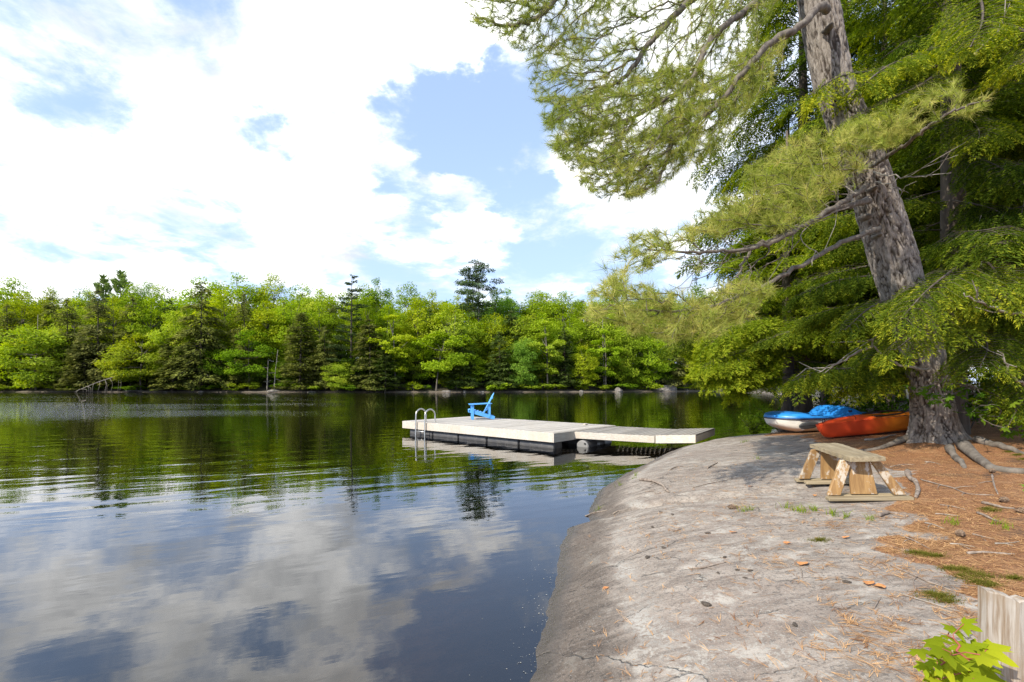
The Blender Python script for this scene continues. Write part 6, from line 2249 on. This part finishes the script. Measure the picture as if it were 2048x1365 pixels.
for k, (x1, y1, x2, y2) in enumerate(((1880, 1012, 1930, 1020), (1850, 1048, 1890, 1060), (1945, 1070, 1990, 1080), (1990, 1090, 2040, 1084), (1870, 1030, 1920, 1034), (1900, 1090, 1950, 1096), (1780, 935, 1830, 930), (1850, 925, 1880, 930))):
    stick('thin grey twig half buried in the orange needles', [(x1, y1), ((x1 + x2) / 2, (y1 + y2) / 2 + random.uniform(-3, 3)), (x2, y2)], 0.006, 'twig_pale' if k % 2 else 'stick', twigs=1)
    bpy.context.scene.collection.objects[-1]['group'] = 'half buried twigs on the needle bed'


def cone_mesh():
    V, F = [], []
    A = 0
    core = tube(np.array([(x, 0, 0) for x in np.linspace(0, 0.11, 6)]), [0.006, 0.012, 0.014, 0.012, 0.009, 0.003], 6)
    V = list(core[0])
    F = list(core[1])
    for k in range(54):
        u = k / 54
        a = k * 2.399
        r = 0.026 * math.sin(math.pi * (0.15 + 0.8 * u)) + 0.004
        x = 0.006 + 0.10 * u
        d = np.array([0, math.cos(a), math.sin(a)])
        s = np.cross(d, [1, 0, 0]) * 0.008
        b = np.array([x, 0, 0])
        tip = b + d * r + np.array([0.016, 0, 0])
        o = len(V)
        V += [b - s * .6, b + s * .6, tip + s, tip - s, b + d * r * .6 + np.array([-0.004, 0, 0])]
        F += [(o, o + 1, o + 2, o + 3), (o + 3, o + 2, o + 4)]
    return poly_mesh('pine_cone', V, F)


CONE = cone_mesh()
for px, py, a, lab in ((1464, 1019, 0.1, 'long dark pine cone lying in the rock crack'), (1990, 948, 0.6, 'pine cone beside the exposed root right of the pine'), (2010, 1006, 0.3, 'dark pine cone on needles at the right edge, below the leaning twig'),
                       (2040, 1026, -0.2, 'grey open pine cone at the right picture edge'), (1938, 1078, 1.0, 'pale old pine cone on needles above the moss')):
    o = link('pine_cone', CONE, M['cone'])
    p = G(px, py, 0.024)
    o.location = p - np.array([0.05, 0, 0])
    o.rotation_euler = (random.uniform(0, 6), 0.05, a)
    tag(o, lab, 'pine cone', 'pine cones')


def flat_leaf(label, px, py, size, a, seed, name='dead_leaf'):
    r = np.random.default_rng(seed)
    n = 16
    th = np.linspace(-math.pi, math.pi, n, endpoint=False)
    rr = (0.75 + 0.25 * np.cos(th)) * (1 + 0.16 * np.sin(th * 5 + seed))
    V = np.stack([np.cos(th) * rr, np.sin(th) * rr * 0.62, 0.10 * np.cos(th * 2 + 1) + 0.14 * np.abs(np.sin(th))], -1)
    V = np.vstack([[0, 0, 0], V]) * size
    F = [(0, 1 + k, 1 + (k + 1) % n) for k in range(n)]
    o = link(name, np_mesh('dead_leaf', V, F, {'tint': np.clip(r.normal(.5, .25, n + 1), 0, 1)}, True), M['deadleaf'])
    o.location = G(px, py, 0.012)
    o.rotation_euler = (r.normal(0, .12), r.normal(0, .12), a)
    tag(o, label, 'leaf')


for k, (px, py, s, a, lab) in enumerate(((1464, 1068, .045, 0.1, 'bright orange dead leaf alone on the middle of the rock'), (1603, 1133, .055, 0.2, 'flat orange leaf right of the lichen covered twig'), (1735, 1172, .06, 0.5, 'brown oak leaf on rock left of the moss'), (1762, 1180, .055, 1.4, 'curled tan leaf touching the brown oak leaf'),
                                         (1572, 1090, .04, 0.0, 'pale tan leaf on rock below the grass crack'), (1500, 976, .045, 0.2, 'orange leaf on the rock left of the bench far foot'), (1628, 994, .04, 0.6, 'small orange leaf left of the bench near foot'), (1690, 1078, .04, 0.0, 'dull orange leaf under the grass crack near the needles'),
                                         (1210, 1180, .03, 0.2, 'tiny orange leaf on the dark rock near the water'))):
    flat_leaf(lab, px, py, s, a, k)
for k, (px, py, s) in enumerate(((1295, 1117, .028), (1412, 1213, .032), (1328, 1098, .02), (1415, 1068, .022), (1450, 1116, .018), (1590, 1252, .018), (1693, 1166, .022), (1475, 1142, .016), (1500, 1143, .018), (1305, 1056, .02), (1345, 1030, .02), (1322, 1026, .016), (1490, 1157, .014), (1436, 1148, .014))):
    p = G(px, py)
    bm = bmesh.new()
    bmesh.ops.create_icosphere(bm, subdivisions=2, radius=1)
    for v in bm.verts:
        q = 1 + 0.35 * float(vnoise(np.array([[*(v.co * 1.6)]]) + k * 5)[0])
        v.co = Vector((v.co.x * 1.5, v.co.y * 0.8, v.co.z * 0.5)) * q
    me = bpy.data.meshes.new('bark_chip')
    bm.to_mesh(me)
    bm.free()
    o = link('bark_chip', me, M['bark_dark'])
    o.scale = (s * .8, s * .8, s * .8)
    o.location = p + np.array([0, 0, s * 0.25])
    o.rotation_euler = (0, 0, random.uniform(0, 3))
    tag(o, 'small dark bark chip lying on the bare rock', 'bark chip', 'dark bark chips scattered on the rock')
